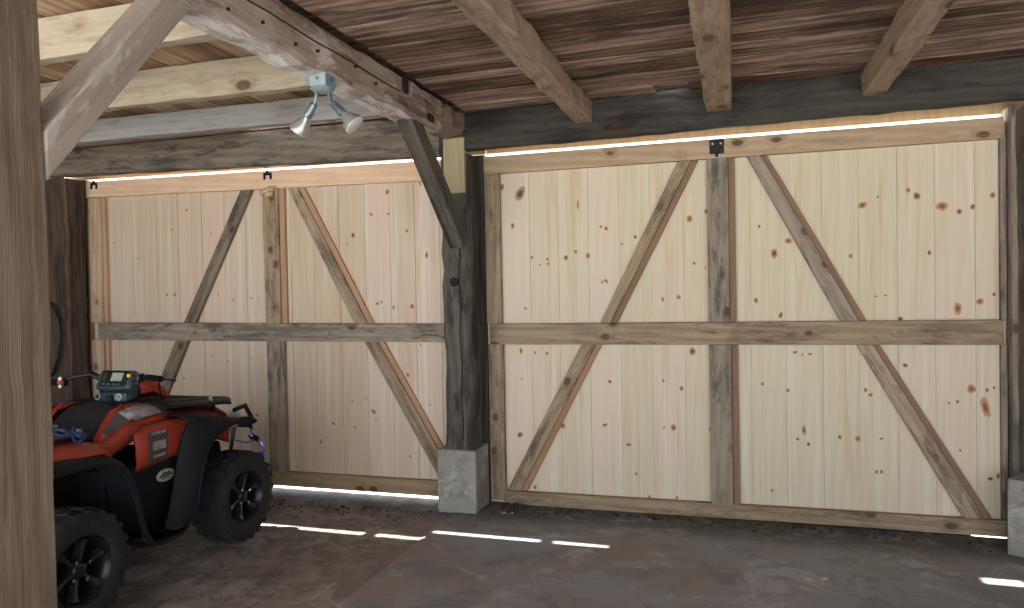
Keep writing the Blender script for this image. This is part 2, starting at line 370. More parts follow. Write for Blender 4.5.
class MB:
    """plain mesh collector"""
    def __init__(s): s.bm = bmesh.new()
    def box(s, c, size, rot=None, bev=0.0, seg=2):
        mt = Matrix.Translation(c) @ (rot.to_4x4() if rot else Matrix.Identity(4)) @ Matrix.Diagonal((*size, 1))
        r = bmesh.ops.create_cube(s.bm, size=1.0, matrix=mt)
        if bev:
            es = list({e for v in r['verts'] for e in v.link_edges})
            bmesh.ops.bevel(s.bm, geom=es, offset=bev, segments=seg, profile=0.5, affect='EDGES')
        return s
    def cyl(s, a, b, r1, r2=None, n=20, cap=True):
        a = Vector(a); b = Vector(b); d = b - a
        mt = Matrix.Translation((a + b) / 2) @ d.to_track_quat('Z', 'Y').to_matrix().to_4x4()
        bmesh.ops.create_cone(s.bm, cap_ends=cap, segments=n, radius1=r1, radius2=r1 if r2 is None else r2, depth=d.length, matrix=mt)
        return s
    def tube(s, pts, r, n=10, closed=False):
        pts = [Vector(p) for p in pts]; m = len(pts); rings = []; ref = None
        for i, p in enumerate(pts):
            if closed: t = (pts[(i + 1) % m] - pts[i - 1]).normalized()
            else: t = ((pts[min(i + 1, m - 1)] - pts[max(i - 1, 0)])).normalized()
            if ref is None: ref = t.orthogonal().normalized()
            ref = (ref - t * ref.dot(t)).normalized(); bi = t.cross(ref)
            rr = r[i] if isinstance(r, (list, tuple)) else r
            rings.append([s.bm.verts.new(p + (ref * math.cos(2 * math.pi * k / n) + bi * math.sin(2 * math.pi * k / n)) * rr) for k in range(n)])
        for i in range(m if closed else m - 1):
            A, B = rings[i], rings[(i + 1) % m]
            for k in range(n): s.bm.faces.new((A[k], A[(k + 1) % n], B[(k + 1) % n], B[k]))
        if not closed:
            s.bm.faces.new(list(reversed(rings[0]))); s.bm.faces.new(rings[-1])
        return s
    def lathe(s, prof, origin, axis, n=48, cap=True):
        """prof = [(radius, along)]"""
        q = Vector(axis).to_track_quat('Z', 'Y').to_matrix(); o = Vector(origin); rings = []
        for r, h in prof:
            rings.append([s.bm.verts.new(o + q @ Vector((r * math.cos(2 * math.pi * k / n), r * math.sin(2 * math.pi * k / n), h))) for k in range(n)])
        for A, B in zip(rings, rings[1:]):
            for k in range(n): s.bm.faces.new((A[k], A[(k + 1) % n], B[(k + 1) % n], B[k]))
        if cap: s.bm.faces.new(list(reversed(rings[0]))); s.bm.faces.new(rings[-1])
        return s
    def prism(s, poly, axis, a, b):
        """poly in the two other axes extruded from a to b along axis 'x' | 'y' | 'z'"""
        def P(u, v, w): return {'x': (w, u, v), 'y': (u, w, v), 'z': (u, v, w)}[axis]
        A = [s.bm.verts.new(P(u, v, a)) for u, v in poly]; B = [s.bm.verts.new(P(u, v, b)) for u, v in poly]
        n = len(poly)
        s.bm.faces.new(A); s.bm.faces.new(list(reversed(B)))
        for k in range(n): s.bm.faces.new((A[k], B[k], B[(k + 1) % n], A[(k + 1) % n]))
        return s
    def grid(s, rows):
        V = [[s.bm.verts.new(p) for p in r] for r in rows]
        for A, B in zip(V, V[1:]):
            for k in range(len(A) - 1): s.bm.faces.new((A[k], A[k + 1], B[k + 1], B[k]))
        return s
    def loft(s, secs, closed=True):
        V = [[s.bm.verts.new(p) for p in r] for r in secs]; n = len(V[0])
        for A, B in zip(V, V[1:]):
            for k in range(n): s.bm.faces.new((A[k], A[(k + 1) % n], B[(k + 1) % n], B[k]))
        s.bm.faces.new(list(reversed(V[0]))); s.bm.faces.new(V[-1])
        return s
    def build(s, name, mat, parent=None, smooth=False, bevel=0.0, subsurf=0, solid=0.0, autosmooth=None, offset=0.0):
        bmesh.ops.recalc_face_normals(s.bm, faces=s.bm.faces)
        me = bpy.data.meshes.new(name); s.bm.to_mesh(me); s.bm.free()
        me.materials.append(M[mat] if isinstance(mat, str) else mat)
        if smooth or subsurf:
            me.polygons.foreach_set('use_smooth', [True] * len(me.polygons))
        if smooth and not subsurf: me.set_sharp_from_angle(angle=math.radians(autosmooth or 40))
        o = bpy.data.objects.new(name, me); link(o, parent)
        if solid:
            md = o.modifiers.new('thick', 'SOLIDIFY'); md.thickness = solid; md.offset = offset
        if bevel:
            md = o.modifiers.new('bevel', 'BEVEL'); md.width = bevel; md.segments = 2; md.limit_method = 'ANGLE'
        if subsurf:
            md = o.modifiers.new('smooth', 'SUBSURF'); md.levels = subsurf; md.render_levels = subsurf
        return o

# ------------------------------------------------------------------ setting: floor, ground outside, walls, ceiling
b = MB(); b.box((-1.0, 2.15, -0.06), (10.4, 6.34, 0.12)); fl = b.build('floor', 'floor'); tag(fl, kind='structure')
# the right-hand slab stands a little proud, leaving the long joint in the floor
b = MB(); b.prism([(-2.025, -1.0), (4.18, -1.0), (4.18, 5.31), (-2.025, 5.31)], 'z', 0.0, 0.010); sl = b.build('floor_slab', 'slab'); tag(sl, kind='structure')
b = MB(); b.box((-1.0, 17.35, -0.10), (60, 24, 0.16)); b.box((-1.0, -13.2, -0.10), (60, 24, 0.16))
b.box((17.4, 2.1, -0.1), (26.0, 6.6, 0.16)); b.box((-18.8, 2.1, -0.1), (25.0, 6.6, 0.16)); g = b.build('ground', 'gravel'); tag(g, kind='structure')

W = Wood(); y = -1.0
while y < 5.3:
    w = random.uniform(.16, .24); W.board((-6.02, y + w / 2, 0.0), (-6.02, y + w / 2, 3.0), w - .004, .03, side=(0, 1, 0), jit=.0015, nseg=12); y += w
W.board((-6.05, -1.0, 1.5), (-6.05, 5.3, 1.5), 3.0, .02, side=(0, 0, 1))
tag(W.build('wall_left', 'wallwood'), kind='structure')

# ceiling: boards run across in the right bay, away from the camera in the left bay
W = Wood(); y = -1.2; ZC = 2.96
rc = random.Random(3)
while y < 4.80:
    w = min(rc.uniform(.085, .17), 4.80 - y) if 4.80 - y > .09 else 4.80 - y
    cut = rc.uniform(-0.5, 3.0)
    for x0, x1 in ((-1.87, cut), (cut + .003, 4.1)):
        W.board((x0, y + w / 2, ZC + .014 + rc.uniform(-.006, .004)), (x1, y + w / 2, ZC + .014 + rc.uniform(-.006, .004)), w - .004, .028, side=(0, 1, 0), jit=.0012, nseg=14, bev=.0008, tone=rc.random(), seed=rc.random())
    y += w
for (x0, x1, y0, y1) in ((-1.87, -.50, 4.80, 4.93), (-.50, -.28, 4.80, 4.89), (-.28, 4.1, 4.80, 4.93), (-1.87, -0.50, 4.93, 4.985), (-0.28, 4.1, 4.93, 4.985)):  # opening left here is an added slot for the right-hand sun patch
    W.board((x0, (y0 + y1) / 2, ZC + .012), (x1, (y0 + y1) / 2, ZC + .012), y1 - y0 - .003, .028, side=(0, 1, 0))
for (x0, x1, y0, y1) in ((-2.15, -.50, -1.2, 4.93), (-.50, -.28, -1.2, 4.89), (-.28, 4.15, -1.2, 4.93), (-2.15, -0.50, 4.93, 5.0), (-0.28, 4.15, 4.93, 5.0)):
    W.board((x0, (y0 + y1) / 2, ZC + .040), (x1, (y0 + y1) / 2, ZC + .040), y1 - y0, .02, side=(0, 1, 0), tone=.1)  # unseen backing sheets, added to stop light between the boards
tag(W.build('ceiling', 'ceil'), kind='structure')
W = Wood(); x = -5.99
while x < -2.09:
    w = min(rc.uniform(.13, .2), -2.09 - x) if -2.09 - x > .13 else -2.09 - x
    W.board((x + w / 2, -1.2, ZC + .025), (x + w / 2, 4.80, ZC + .025 + rc.uniform(-.004, .004)), w - .005, .028, side=(1, 0, 0), jit=.0012, nseg=14, bev=.0008, tone=rc.random(), seed=rc.random()); x += w
S1 = [(-6.0, -5.60), (-4.225, -4.135), (-3.77, -2.08)]     # solid parts around an unseen slot added to drop a floor sun strip
S2 = [(-6.0, -3.76), (-3.00, -2.92), (-2.55, -2.08)]  # second added slot, its spacer breaking the sun strip
for (x0, x1) in S1: W.board((x0, 4.825, ZC + .025), (x1, 4.825, ZC + .025), .05, .03, side=(0, 1, 0))
W.board((-6.0, 4.89, ZC + .025), (-2.08, 4.89, ZC + .025), .08, .03, side=(0, 1, 0))
for (x0, x1) in S2: W.board((x0, 4.955, ZC + .025), (x1, 4.955, ZC + .025), .05, .03, side=(0, 1, 0))
W.board((-6.0, 4.99, ZC + .025), (-2.08, 4.99, ZC + .025), .018, .03, side=(0, 1, 0))
W.board((-6.05, 1.8, ZC + .052), (-1.9, 1.8, ZC + .052), 6.0, .02, side=(0, 1, 0), tone=.1)  # unseen backing sheet, added so no light leaks between boards
tag(W.build('ceiling', 'ceil_left'), kind='structure')

# header boards outside above the doors, and boarding added to stop sun leaks over them
W = Wood()
W.quadbar([(-1.86, 2.722), (4.1, 2.724), (4.1, 3.30), (-1.86, 3.30)], 5.41, 5.44)
W.quadbar([(-6.1, 2.772), (-1.865, 2.717), (-1.865, 3.30), (-6.1, 3.30)], 5.39, 5.42)
tag(W.build('trim_1', 'header'), kind='structure')
W = Wood()
W.board((-6.1, 5.25, 3.06), (4.1, 5.25, 3.06), .54, .03, side=(0, 1, 0))
for x0, x1 in ((-6.1, -.50), (-.28, 4.1)): W.board((x0, 5.0, 3.01), (x1, 5.0, 3.01), .09, .022, side=(0, 0, 1))
tag(W.build('trim_7', 'old_dark'), kind='structure')

W = Wood()  # unseen side wall, added to dim the light from the right
for y0 in (-1.0, .25, 1.5, 2.75, 4.0):
    for k in range(6): W.board((4.13, y0 + k * .208 + .104, 0.0), (4.13, y0 + k * .208 + .104, 3.0), .204, .03, side=(0, 1, 0))
tag(W.build('wall_right', 'wallwood'), kind='structure')
W = Wood(); xx = 1.93
while xx < 4.1:
    W.board((xx + .11, 5.33, 0.0), (xx + .11, 5.33, 2.98), .216, .03, side=(1, 0, 0), jit=.001, nseg=8); xx += .22
tag(W.build('wall_back', 'wallwood'), kind='structure')
# sill board added under the right door to block the bright gap, ending short of its right corner
W = Wood(); W.board((-1.9, 5.40, .012), (1.44, 5.40, .012), .06, .06, side=(0, 1, 0)); tag(W.build('trim_6', 'old_dark'), kind='structure')
# ------------------------------------------------------------------ timber frame
def timber(name, mat, a, b, w, h, label, cat, side=None, jit=.004, wave=.004, group=None, bev=.012, seed=1, parent=None, tone=.5):
    W = Wood(); W.board(a, b, w, h, side=side, jit=jit, wave=wave, bev=bev, seed=seed, tone=tone)
    o = W.build(name, mat, parent)
    if label: tag(o, label, cat, group)
    return o
# girts over the doors
timber('girt_beam', 'old_dark', (-1.90, 5.052, 2.822), (4.1, 5.052, 2.885), .268, .11, 'dark weathered timber over the right barn door, carrying the joist ends', 'beam', side=(0, 0, 1), seed=5)
timber('girt_beam', 'old_grey', (-6.0, 5.052, 2.89), (-2.085, 5.052, 2.805), .285, .11, 'dark grey timber over the left barn door', 'beam', side=(0, 0, 1), seed=8)
# main beam over the middle post
W = Wood()
W.board((-1.98, 0.4, 2.83), (-1.98, 4.55, 2.835), .20, .212, side=(1, 0, 0), jit=.006, wave=.006, bev=.022, seed=21, tone=.6, under=1)
W.board((-1.975, 4.55, 2.84), (-1.975, 4.985, 2.868), .19, .185, side=(1, 0, 0), jit=.010, wave=.008, bev=.03, seed=22, tone=.05)
mb = W.build('main_beam', ['beam_pink', 'beam_white']); tag(mb, 'thick hewn main beam, reddish with old whitewash, from the near post to the middle post', 'beam')
W = Wood(); W.board((-1.872, 4.05, 2.875), (-1.872, 4.50, 2.87), .10, .035, side=(0, 0, 1), jit=.004, bev=.01, seed=3); W.build('splice_block', 'beam_pink', mb)
b = MB(); b.box((-1.874, 3.99, 2.885), (.02, .05, .085)); b.box((-1.872, 4.36, 2.775), (.016, .09, .05), bev=.012); b.build('mortise', 'hole', mb)  # solid dark boxes, the shade of the recesses put into their colour
b = MB(); b.tube([(-1.873, 0.5 + i * .18, 2.862 - .004 * i * .4 + .004 * math.sin(i * 1.7)) for i in range(20)], .0035, 5); b.build('drying_crack', 'hole', mb)
for k, (yy, zz) in enumerate(((2.32, 2.80), (2.40, 2.765), (2.62, 2.79), (2.86, 2.775), (3.04, 2.80), (3.40, 2.83), (3.62, 2.80))):
    b = MB(); b.cyl((-1.870, yy, zz), (-1.884, yy, zz), .0075, n=8); b.build('nail_head', 'hole', mb)

# joists, left bay: parallel to the doors
timber('ceiling_joist', 'joist_pale', (-5.98, 2.64, 2.86), (-2.09, 2.64, 2.862), .19, .07, 'pale yellow ceiling joist nearest the camera, behind the diagonal brace', 'joist', side=(0, 0, 1), seed=31, jit=.002, bev=.004, tone=.6)
timber('ceiling_joist', 'joist_pale', (-5.98, 3.42, 2.865), (-2.09, 3.42, 2.852), .195, .07, 'second pale yellow ceiling joist, passing behind the twin floodlight', 'joist', side=(0, 0, 1), seed=34, jit=.002, bev=.004, tone=.45)
timber('ceiling_joist', 'joist_grey', (-5.98, 4.24, 2.892), (-2.09, 4.24, 2.862), .155, .07, 'blue-grey ceiling joist with a dark knot, farthest of the left bay', 'joist', side=(0, 0, 1), seed=37, jit=.002, bev=.004)
# joists, right bay: at right angles to the doors
timber('ceiling_joist', 'joist_tan', (-1.003, -0.9, 2.868), (-1.003, 4.99, 2.872), .125, .145, 'broad tan joist running from the top edge to the dark beam beside the middle post', 'joist', side=(1, 0, 0), seed=41, jit=.004, wave=.006, bev=.010)
timber('ceiling_joist', 'joist_tan', (-0.094, -0.9, 2.868), (-0.094, 4.99, 2.872), .162, .145, 'straight tan joist above the black latch of the right door', 'joist', side=(1, 0, 0), seed=43, jit=.003, wave=.003, bev=.006)
timber('ceiling_joist', 'joist_tan', (0.822, -0.9, 2.872), (0.822, 4.99, 2.878), .125, .15, 'tan joist with a dark left side, farthest right under the ceiling', 'joist', side=(1, 0, 0), seed=47, jit=.003, wave=.003, bev=.006)
# posts and footings
b = MB(); b.box((-2.0, 5.14, 0.2375), (.31, .30, .475)); o = b.build('concrete_footing', 'footing', bevel=.012); tag(o, 'square grey concrete block under the dark middle post', 'footing')
mp = timber('timber_post', 'post_dark', (-1.972, 5.112, .477), (-1.972, 5.112, 2.66), .215, .215, 'dark grey timber post between the two barn doors', 'post', side=(1, 0, 0), seed=51, jit=.005, wave=.004, bev=.014, tone=.25)
W = Wood(); W.board((-1.962, 4.985, 2.37), (-1.962, 4.985, 2.77), .165, .028, side=(1, 0, 0), seed=52, tone=.5); W.build('post_patch', 'block', mp)
b = MB(); b.tube([(-1.945 + .006 * math.sin(i), 4.998, .55 + i * .07) for i in range(24)], .004, 5)
b.lathe([(.0, -.004), (.035, 0), (.03, .012), (.008, .018)], (-1.99, 4.998, 1.72), (0, -1, 0), 14); b.build('knot_and_crack', 'hole', mp)
rotp = Matrix.Rotation(math.radians(-33), 3, 'Z')
b = MB(); b.box(Vector((1.535, 5.01, 0.232)) + rotp @ Vector((.19, .17, 0)), (.38, .34, .464), rot=rotp); o = b.build('concrete_footing', 'footing', bevel=.01); tag(o, 'bluish grey concrete block cut off by the right edge of the photo', 'footing')
timber('timber_post', 'old_grey', (1.80, 5.14, .466), (1.80, 5.14, 2.70), .22, .26, 'dark timber post right of the right barn door', 'post', side=(0, 1, 0), seed=53, jit=.003, tone=.2)
timber('timber_post', 'wallwood', (-5.785, 5.10, 0), (-5.785, 5.10, 2.72), .24, .20, 'blackish timber post at the far left corner behind the vehicle', 'post', side=(1, 0, 0), seed=55, jit=.004, tone=.15)
timber('timber_post', 'post_near', (-1.99, 1.50, 0), (-1.99, 1.50, 2.70), .21, .20, 'rough brown timber post in the foreground at the left edge', 'post', side=(0, 1, 0), seed=57, jit=.003, wave=.003, tone=.5, bev=.008)
# braces
def yz_brace(name, mat, pts, x0, x1, tone):
    W = Wood(); W.quadbar([(y, z) for y, z in pts], x0, x1, tone=tone)      # drawn in (y, z), then turned about the vertical
    for i, v in enumerate(W.v): W.v[i] = Vector((v.y, v.x, v.z))
    o = W.build(name, mat); md = o.modifiers.new('bevel', 'BEVEL'); md.width = .005; md.segments = 2; md.limit_method = 'ANGLE'
    return o
o = yz_brace('diagonal_brace', 'brace_white', [(1.612, 2.135), (1.612, 1.99), (2.225, 2.712), (2.10, 2.712)], -2.03, -1.892, .6); tag(o, 'whitewashed diagonal brace from the near left post up to the main beam', 'brace')
o = yz_brace('diagonal_brace', 'post_dark', [(4.13, 2.722), (4.30, 2.722), (4.985, 2.15), (4.985, 1.965)], -2.01, -1.90, .1); tag(o, 'dark brace between the main beam end and the middle post', 'brace')

# ------------------------------------------------------------------ barn doors
def door(name, xs, z0, ztop, pine, knots, rails, stiles, braces, yf, rosy=False):
    """vertical boards at yf+.04.. ; rails / stiles / braces in front"""
    root = empty(name, (0, 0, 0)); tag(root, kind='structure')
    rr = random.Random(len(knots))
    W = Wood(); yb = yf + .045
    for x0, x1 in zip(xs, xs[1:]):
        dy = rr.uniform(0, .003)
        W.quadbar([(x0 + .0018, z0), (x1 - .0018, z0), (x1 - .0018, ztop), (x0 + .0018, ztop)], yb + dy, yb + .022, tone=rr.random())
        # tongue seen in the joint
        W.quadbar([(x1 - .006, z0), (x1 + .006, z0), (x1 + .006, ztop), (x1 - .006, ztop)], yb + .008, yb + .020, tone=.2)
    for i, (x, z, r, e, an) in enumerate(knots):
        W.knot(x, yb, z, r * .95, e, an, 1 if i % 3 else 2)
    W.build('board_panel', [pine, 'knot', 'knot_dark'], root)
    for nm, mat, pts, th, tone in rails + stiles + braces:
        W = Wood(); W.quadbar(pts, yf - th + .045, yf + .044, tone=tone); o = W.build(nm, mat, root)
        md = o.modifiers.new('bevel', 'BEVEL'); md.width = .004; md.segments = 2; md.limit_method = 'ANGLE'
    return root
# knots of the door boards: (x, z, radius, stretch, turn)
KR=[(-1.571,2.385,0.0404,1.6,30),(-1.634,2.144,0.0162,1.5,0),(-1.822,1.85,0.0108,1.2,0),(-1.22,1.887,0.0189,1.2,0),(-1.145,1.93,0.0135,1.2,0),(-1.052,1.898,0.0189,1.2,0),(-1.486,1.898,0.0108,1.2,0),(-1.364,1.88,0.0108,1.2,0),(-1.359,1.845,0.0108,1.2,0),(-1.424,1.841,0.0081,1.2,0),(-1.122,2.278,0.0081,5,0),(-0.953,2.109,0.0108,1.2,0),(-0.913,2.093,0.0135,1.2,0),(-0.949,1.699,0.0108,1.2,0),(-0.914,1.698,0.0108,1.2,0),(-1.545,1.509,0.0135,0.7,30),(-1.715,2.449,0.0189,1.6,0),(-0.313,2.137,0.0242,1.2,0),(-0.7,2.023,0.0135,1.2,0),(-0.912,2.093,0.0135,1.2,0),(-0.799,1.974,0.0135,0.5,0),(-0.924,1.711,0.0135,0.7,0),(-0.397,1.577,0.0162,1.2,0),(-0.51,1.563,0.0108,1.8,0),(-0.285,1.818,0.0108,1.2,0),(-0.21,1.785,0.0081,1.2,0),(-0.197,2.183,0.0162,1.2,0),(0.254,1.87,0.0242,1.5,0),(0.348,1.953,0.0269,0.9,0),(0.131,1.546,0.0161,1.3,0),(0.291,1.442,0.0134,2,20),(0.738,1.836,0.0134,1.2,0),(0.814,2.169,0.0323,0.5,-25),(0.157,2.061,0.0108,1.2,0),(0.812,2.177,0.0323,0.6,-15),(0.906,2.224,0.0088,1.2,0),(1.138,2.216,0.0235,1.2,0),(1.087,2.258,0.0147,1.2,0),(1.283,2.142,0.0353,0.9,0),(1.382,2.103,0.0176,1.2,0),(1.458,2.13,0.0176,1.1,0),(1.569,2.197,0.0176,1.2,0),(1.208,1.842,0.0118,1.6,0),(0.888,1.563,0.0118,0.6,0),(0.947,1.567,0.0118,0.6,0),(1.033,1.412,0.0206,0.8,0),(1.369,1.476,0.0235,1.8,0),(1.494,1.52,0.0235,0.9,0),(1.574,1.565,0.0118,1.2,0),(-1.586,1.183,0.0135,2,0),(-1.474,1.17,0.0081,2,0),(-1.38,1.165,0.0108,1.5,0),(-1.269,0.617,0.0215,1.2,0),(-1.585,0.969,0.0081,1.2,0),(-1.608,0.535,0.0215,1.3,40),(-0.946,0.635,0.0189,0.7,0),(-1.494,0.135,0.0162,1.2,0),(-0.306,1.186,0.0242,1.3,0),(-0.386,0.919,0.0162,1.2,0),(-0.514,0.974,0.0108,1.2,0),(-0.904,0.959,0.0135,1.2,0),(-0.447,0.634,0.0215,1.2,0),(-0.514,0.632,0.0081,1.2,0),(-0.773,0.496,0.0215,0.6,0),(-0.72,0.282,0.0108,1.2,0),(-0.626,0.12,0.0108,1.2,0),(-0.429,0.125,0.0108,1.2,0),(-0.95,0.634,0.0189,0.6,0),(-0.189,0.631,0.0135,1.2,0),(0.167,0.963,0.0108,1.2,0),(0.332,0.921,0.0134,1.2,0),(0.222,0.219,0.0108,1.2,0),(0.659,0.611,0.0134,1.2,0),(0.771,0.603,0.0188,1.2,0),(0.381,1.186,0.0188,0.6,-30),(0.478,1.174,0.0161,0.5,20),(0.433,0.649,0.0161,2.2,0),(0.391,0.587,0.0134,0.9,0),(0.46,0.553,0.0134,1.2,0),(0.82,0.939,0.0108,1.2,0),(0.428,1.169,0.0081,1.2,0),(1.061,1.104,0.0176,0.9,0),(1.444,0.956,0.0265,1.2,0),(1.521,0.838,0.0265,2.6,-12),(1.545,0.379,0.0176,0.8,-20),(1.589,0.4,0.0118,1.8,0),(1.363,0.871,0.0118,1.2,0),(1.57,0.966,0.0088,1.2,0),(0.851,0.903,0.0176,0.7,-20),(0.82,0.934,0.0118,1.2,0),(0.93,0.958,0.0118,1.3,0),(0.915,0.611,0.0147,0.6,0),(0.882,0.386,0.0118,1.2,0),(0.913,0.388,0.0118,1.2,0),(1.376,0.555,0.0088,1.2,0),(1.313,0.862,0.0088,1.2,0),(1.531,0.95,0.0118,1.2,0)]
KL=[(-4.86,1.67,0.0122,1.1,0),(-4.78,1.668,0.0147,1.2,0),(-4.623,2.414,0.0122,1.2,0),(-4.785,2.249,0.0147,0.5,0),(-5.437,2.156,0.0098,1.3,0),(-5.171,2.002,0.0098,1.2,0),(-5.552,1.852,0.0073,1.2,0),(-4.622,2.414,0.0098,1.2,0),(-4.37,2.196,0.0098,1.2,0),(-4.152,2.159,0.0098,1.5,0),(-4.315,1.661,0.0073,2,0),(-4.159,1.615,0.0073,2.5,0),(-3.976,1.626,0.0098,1.2,0),(-3.9,1.625,0.0073,1.2,0),(-3.661,1.935,0.0098,1.2,0),(-2.984,2.125,0.0196,1.2,0),(-2.988,1.733,0.0196,1.3,0),(-2.665,2.458,0.0196,1.1,0),(-2.661,2.282,0.0147,0.6,0),(-2.815,2.287,0.0196,0.6,40),(-2.501,2.14,0.0147,1.1,0),(-2.334,1.942,0.0122,2.4,0),(-2.472,1.537,0.0196,1.1,0),(-2.632,1.531,0.0098,2,0),(-2.776,1.562,0.0147,0.8,45),(-3.035,2.06,0.0073,2,0),(-2.378,2.506,0.0098,2.5,0),(-2.74,1.575,0.0098,1.2,0),(-4.402,1.126,0.0088,1.4,0),(-4.233,1.083,0.0088,1.3,0),(-3.995,1.108,0.011,0.6,0),(-4.704,0.927,0.0088,1.6,0),(-3.952,0.621,0.0176,0.6,45),(-3.207,0.574,0.0139,1.1,0),(-3.003,0.551,0.0116,1.2,0),(-3.33,0.42,0.0093,3,0),(-3.027,0.763,0.0093,1.2,0),(-2.899,0.792,0.0093,1.2,0),(-2.52,0.988,0.0163,1.3,0),(-2.335,0.756,0.007,1.2,0),(-2.405,1.231,0.007,2,0),(-2.833,0.685,0.0163,1.6,-40),(-2.815,0.617,0.0116,0.5,0),(-2.514,0.333,0.0093,1.5,0)]
SR = [-1.854, -1.723, -1.499, -1.276, -1.046, -0.82, -0.59, -0.358, -0.133, 0.095, 0.324, 0.559, 0.785, 1.02, 1.24, 1.47, 1.638]
SL = [-5.70, -5.496, -5.231, -4.961, -4.719, -4.472, -4.246, -4.019, -3.802, -3.575, -3.353, -3.112, -2.876, -2.651, -2.434, -2.223, -1.99]
def H(x0, x1, zb0, zb1, zt0, zt1): return [(x0, zt0), (x0, zb0), (x1, zb1), (x1, zt1)]
def V(x0, x1, z0, z1, dx=0): return [(x0, z0), (x1, z0), (x1 + dx, z1), (x0 + dx, z1)]
door_r = door('door_2', SR, .005, 2.66, 'pine', KR,
    [('top_rail', 'rail_new', H(-1.845, 1.62, 2.545, 2.548, 2.680, 2.682), .05, .5),
     ('middle_rail', 'rail', H(-1.82, 1.61, 1.236, 1.246, 1.393, 1.402), .056, .5),
     ('bottom_rail', 'rail', H(-1.735, 1.62, .004, .026, .106, .124), .05, .5)],
    [('stile', 'rail_grey', V(-.188, -.040, .11, 1.238), .05, .45), ('stile', 'rail_grey', V(-.188, -.046, 1.396, 2.546), .05, .45),
     ('side_strip', 'side_strip', V(-.040, .008, .11, 1.238), .030, .5), ('side_strip', 'side_strip', V(-.046, 0.0, 1.396, 2.546), .030, .5),
     ('edge_stile', 'rail', V(-1.84, -1.72, .03, 1.236), .04, .6), ('edge_stile', 'rail', V(-1.845, -1.725, 1.393, 2.545), .04, .6),
     ('edge_stile', 'rail_grey', V(1.600, 1.632, .12, 1.246), .045, .5), ('edge_stile', 'rail_grey', V(1.600, 1.632, 1.402, 2.548), .045, .5)],
    [('diagonal_brace', 'rail', [(-.962, 1.396), (-.885, 1.396), (-.292, 2.546), (-.384, 2.546)], .04, .5),
     ('side_strip', 'side_strip', [(-.885, 1.396), (-.838, 1.396), (-.245, 2.546), (-.292, 2.546)], .024, .5),
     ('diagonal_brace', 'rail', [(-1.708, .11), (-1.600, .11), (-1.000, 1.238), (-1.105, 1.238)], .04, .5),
     ('side_strip', 'side_strip_orange', [(-1.600, .11), (-1.550, .11), (-.955, 1.238), (-1.000, 1.238)], .024, .2),
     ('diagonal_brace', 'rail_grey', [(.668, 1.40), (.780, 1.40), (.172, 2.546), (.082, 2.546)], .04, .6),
     ('side_strip', 'side_strip', [(.780, 1.40), (.828, 1.40), (.212, 2.546), (.172, 2.546)], .024, .5),
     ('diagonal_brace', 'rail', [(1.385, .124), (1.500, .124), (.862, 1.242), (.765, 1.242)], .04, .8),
     ('side_strip', 'side_strip', [(1.500, .124), (1.548, .124), (.905, 1.242), (.862, 1.242)], .024, .6)], 5.30)
door_l = door('door_1', SL, .05, 2.66, 'pine_pink', KL,
    [('top_rail', 'rail_warm_lit', H(-5.70, -1.99, 2.577, 2.515, 2.722, 2.670), .05, .9),
     ('middle_rail', 'rail_grey', H(-5.60, -2.0, 1.268, 1.255, 1.426, 1.397), .056, .7),
     ('bottom_rail', 'rail_new', H(-5.70, -2.0, .035, .04, .155, .162), .05, .2)],
    [('stile', 'rail_grey', V(-3.80, -3.635, .155, 1.263), .05, .7), ('stile', 'rail', V(-3.805, -3.655, 1.41, 2.545), .05, .6),
     ('side_strip', 'side_strip_orange', V(-3.655, -3.605, 1.41, 2.545), .030, .6),
     ('edge_stile', 'rail_new', V(-5.69, -5.55, .155, 1.268), .045, .7), ('edge_stile', 'rail_new', V(-5.69, -5.545, 1.426, 2.57), .045, .7),
     ('side_strip', 'side_strip_orange', V(-5.545, -5.505, .155, 2.57), .030, .9)],
    [('diagonal_brace', 'rail_grey', [(-4.657, 1.417), (-4.535, 1.417), (-3.915, 2.548), (-4.029, 2.549)], .04, .1),
     ('diagonal_brace', 'rail_grey', [(-5.33, .155), (-5.185, .155), (-4.612, 1.265), (-4.749, 1.265)], .04, .1),
     ('diagonal_brace', 'rail', [(-2.97, 1.405), (-2.850, 1.404), (-3.470, 2.541), (-3.565, 2.543)], .04, .8),
     ('side_strip', 'side_strip_orange', [(-2.850, 1.404), (-2.800, 1.404), (-3.415, 2.541), (-3.470, 2.541)], .024, .6),
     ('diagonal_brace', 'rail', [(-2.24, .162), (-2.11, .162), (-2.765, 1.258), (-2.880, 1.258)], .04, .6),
     ('side_strip', 'side_strip_orange', [(-2.11, .162), (-2.06, .162), (-2.715, 1.258), (-2.765, 1.258)], .024, .6)], 5.25)
# dark jambs beside the doors
W = Wood(); W.quadbar(V(-2.07, -1.852, .0, 2.70), 5.319, 5.40); tag(W.build('trim_2', 'old_dark'), kind='structure')
W = Wood(); W.quadbar(V(1.642, 1.72, .0, 2.74), 5.24, 5.44); tag(W.build('trim_3', 'rail_grey'), kind='structure')
W = Wood(); W.quadbar(V(-5.84, -5.72, .0, 2.74), 5.24, 5.40); tag(W.build('trim_4', 'old_dark'), kind='structure')
W = Wood(); W.quadbar(V(-5.72, -5.702, .0, 2.74), 5.26, 5.36); tag(W.build('trim_5', 'rail_new'), kind='structure')

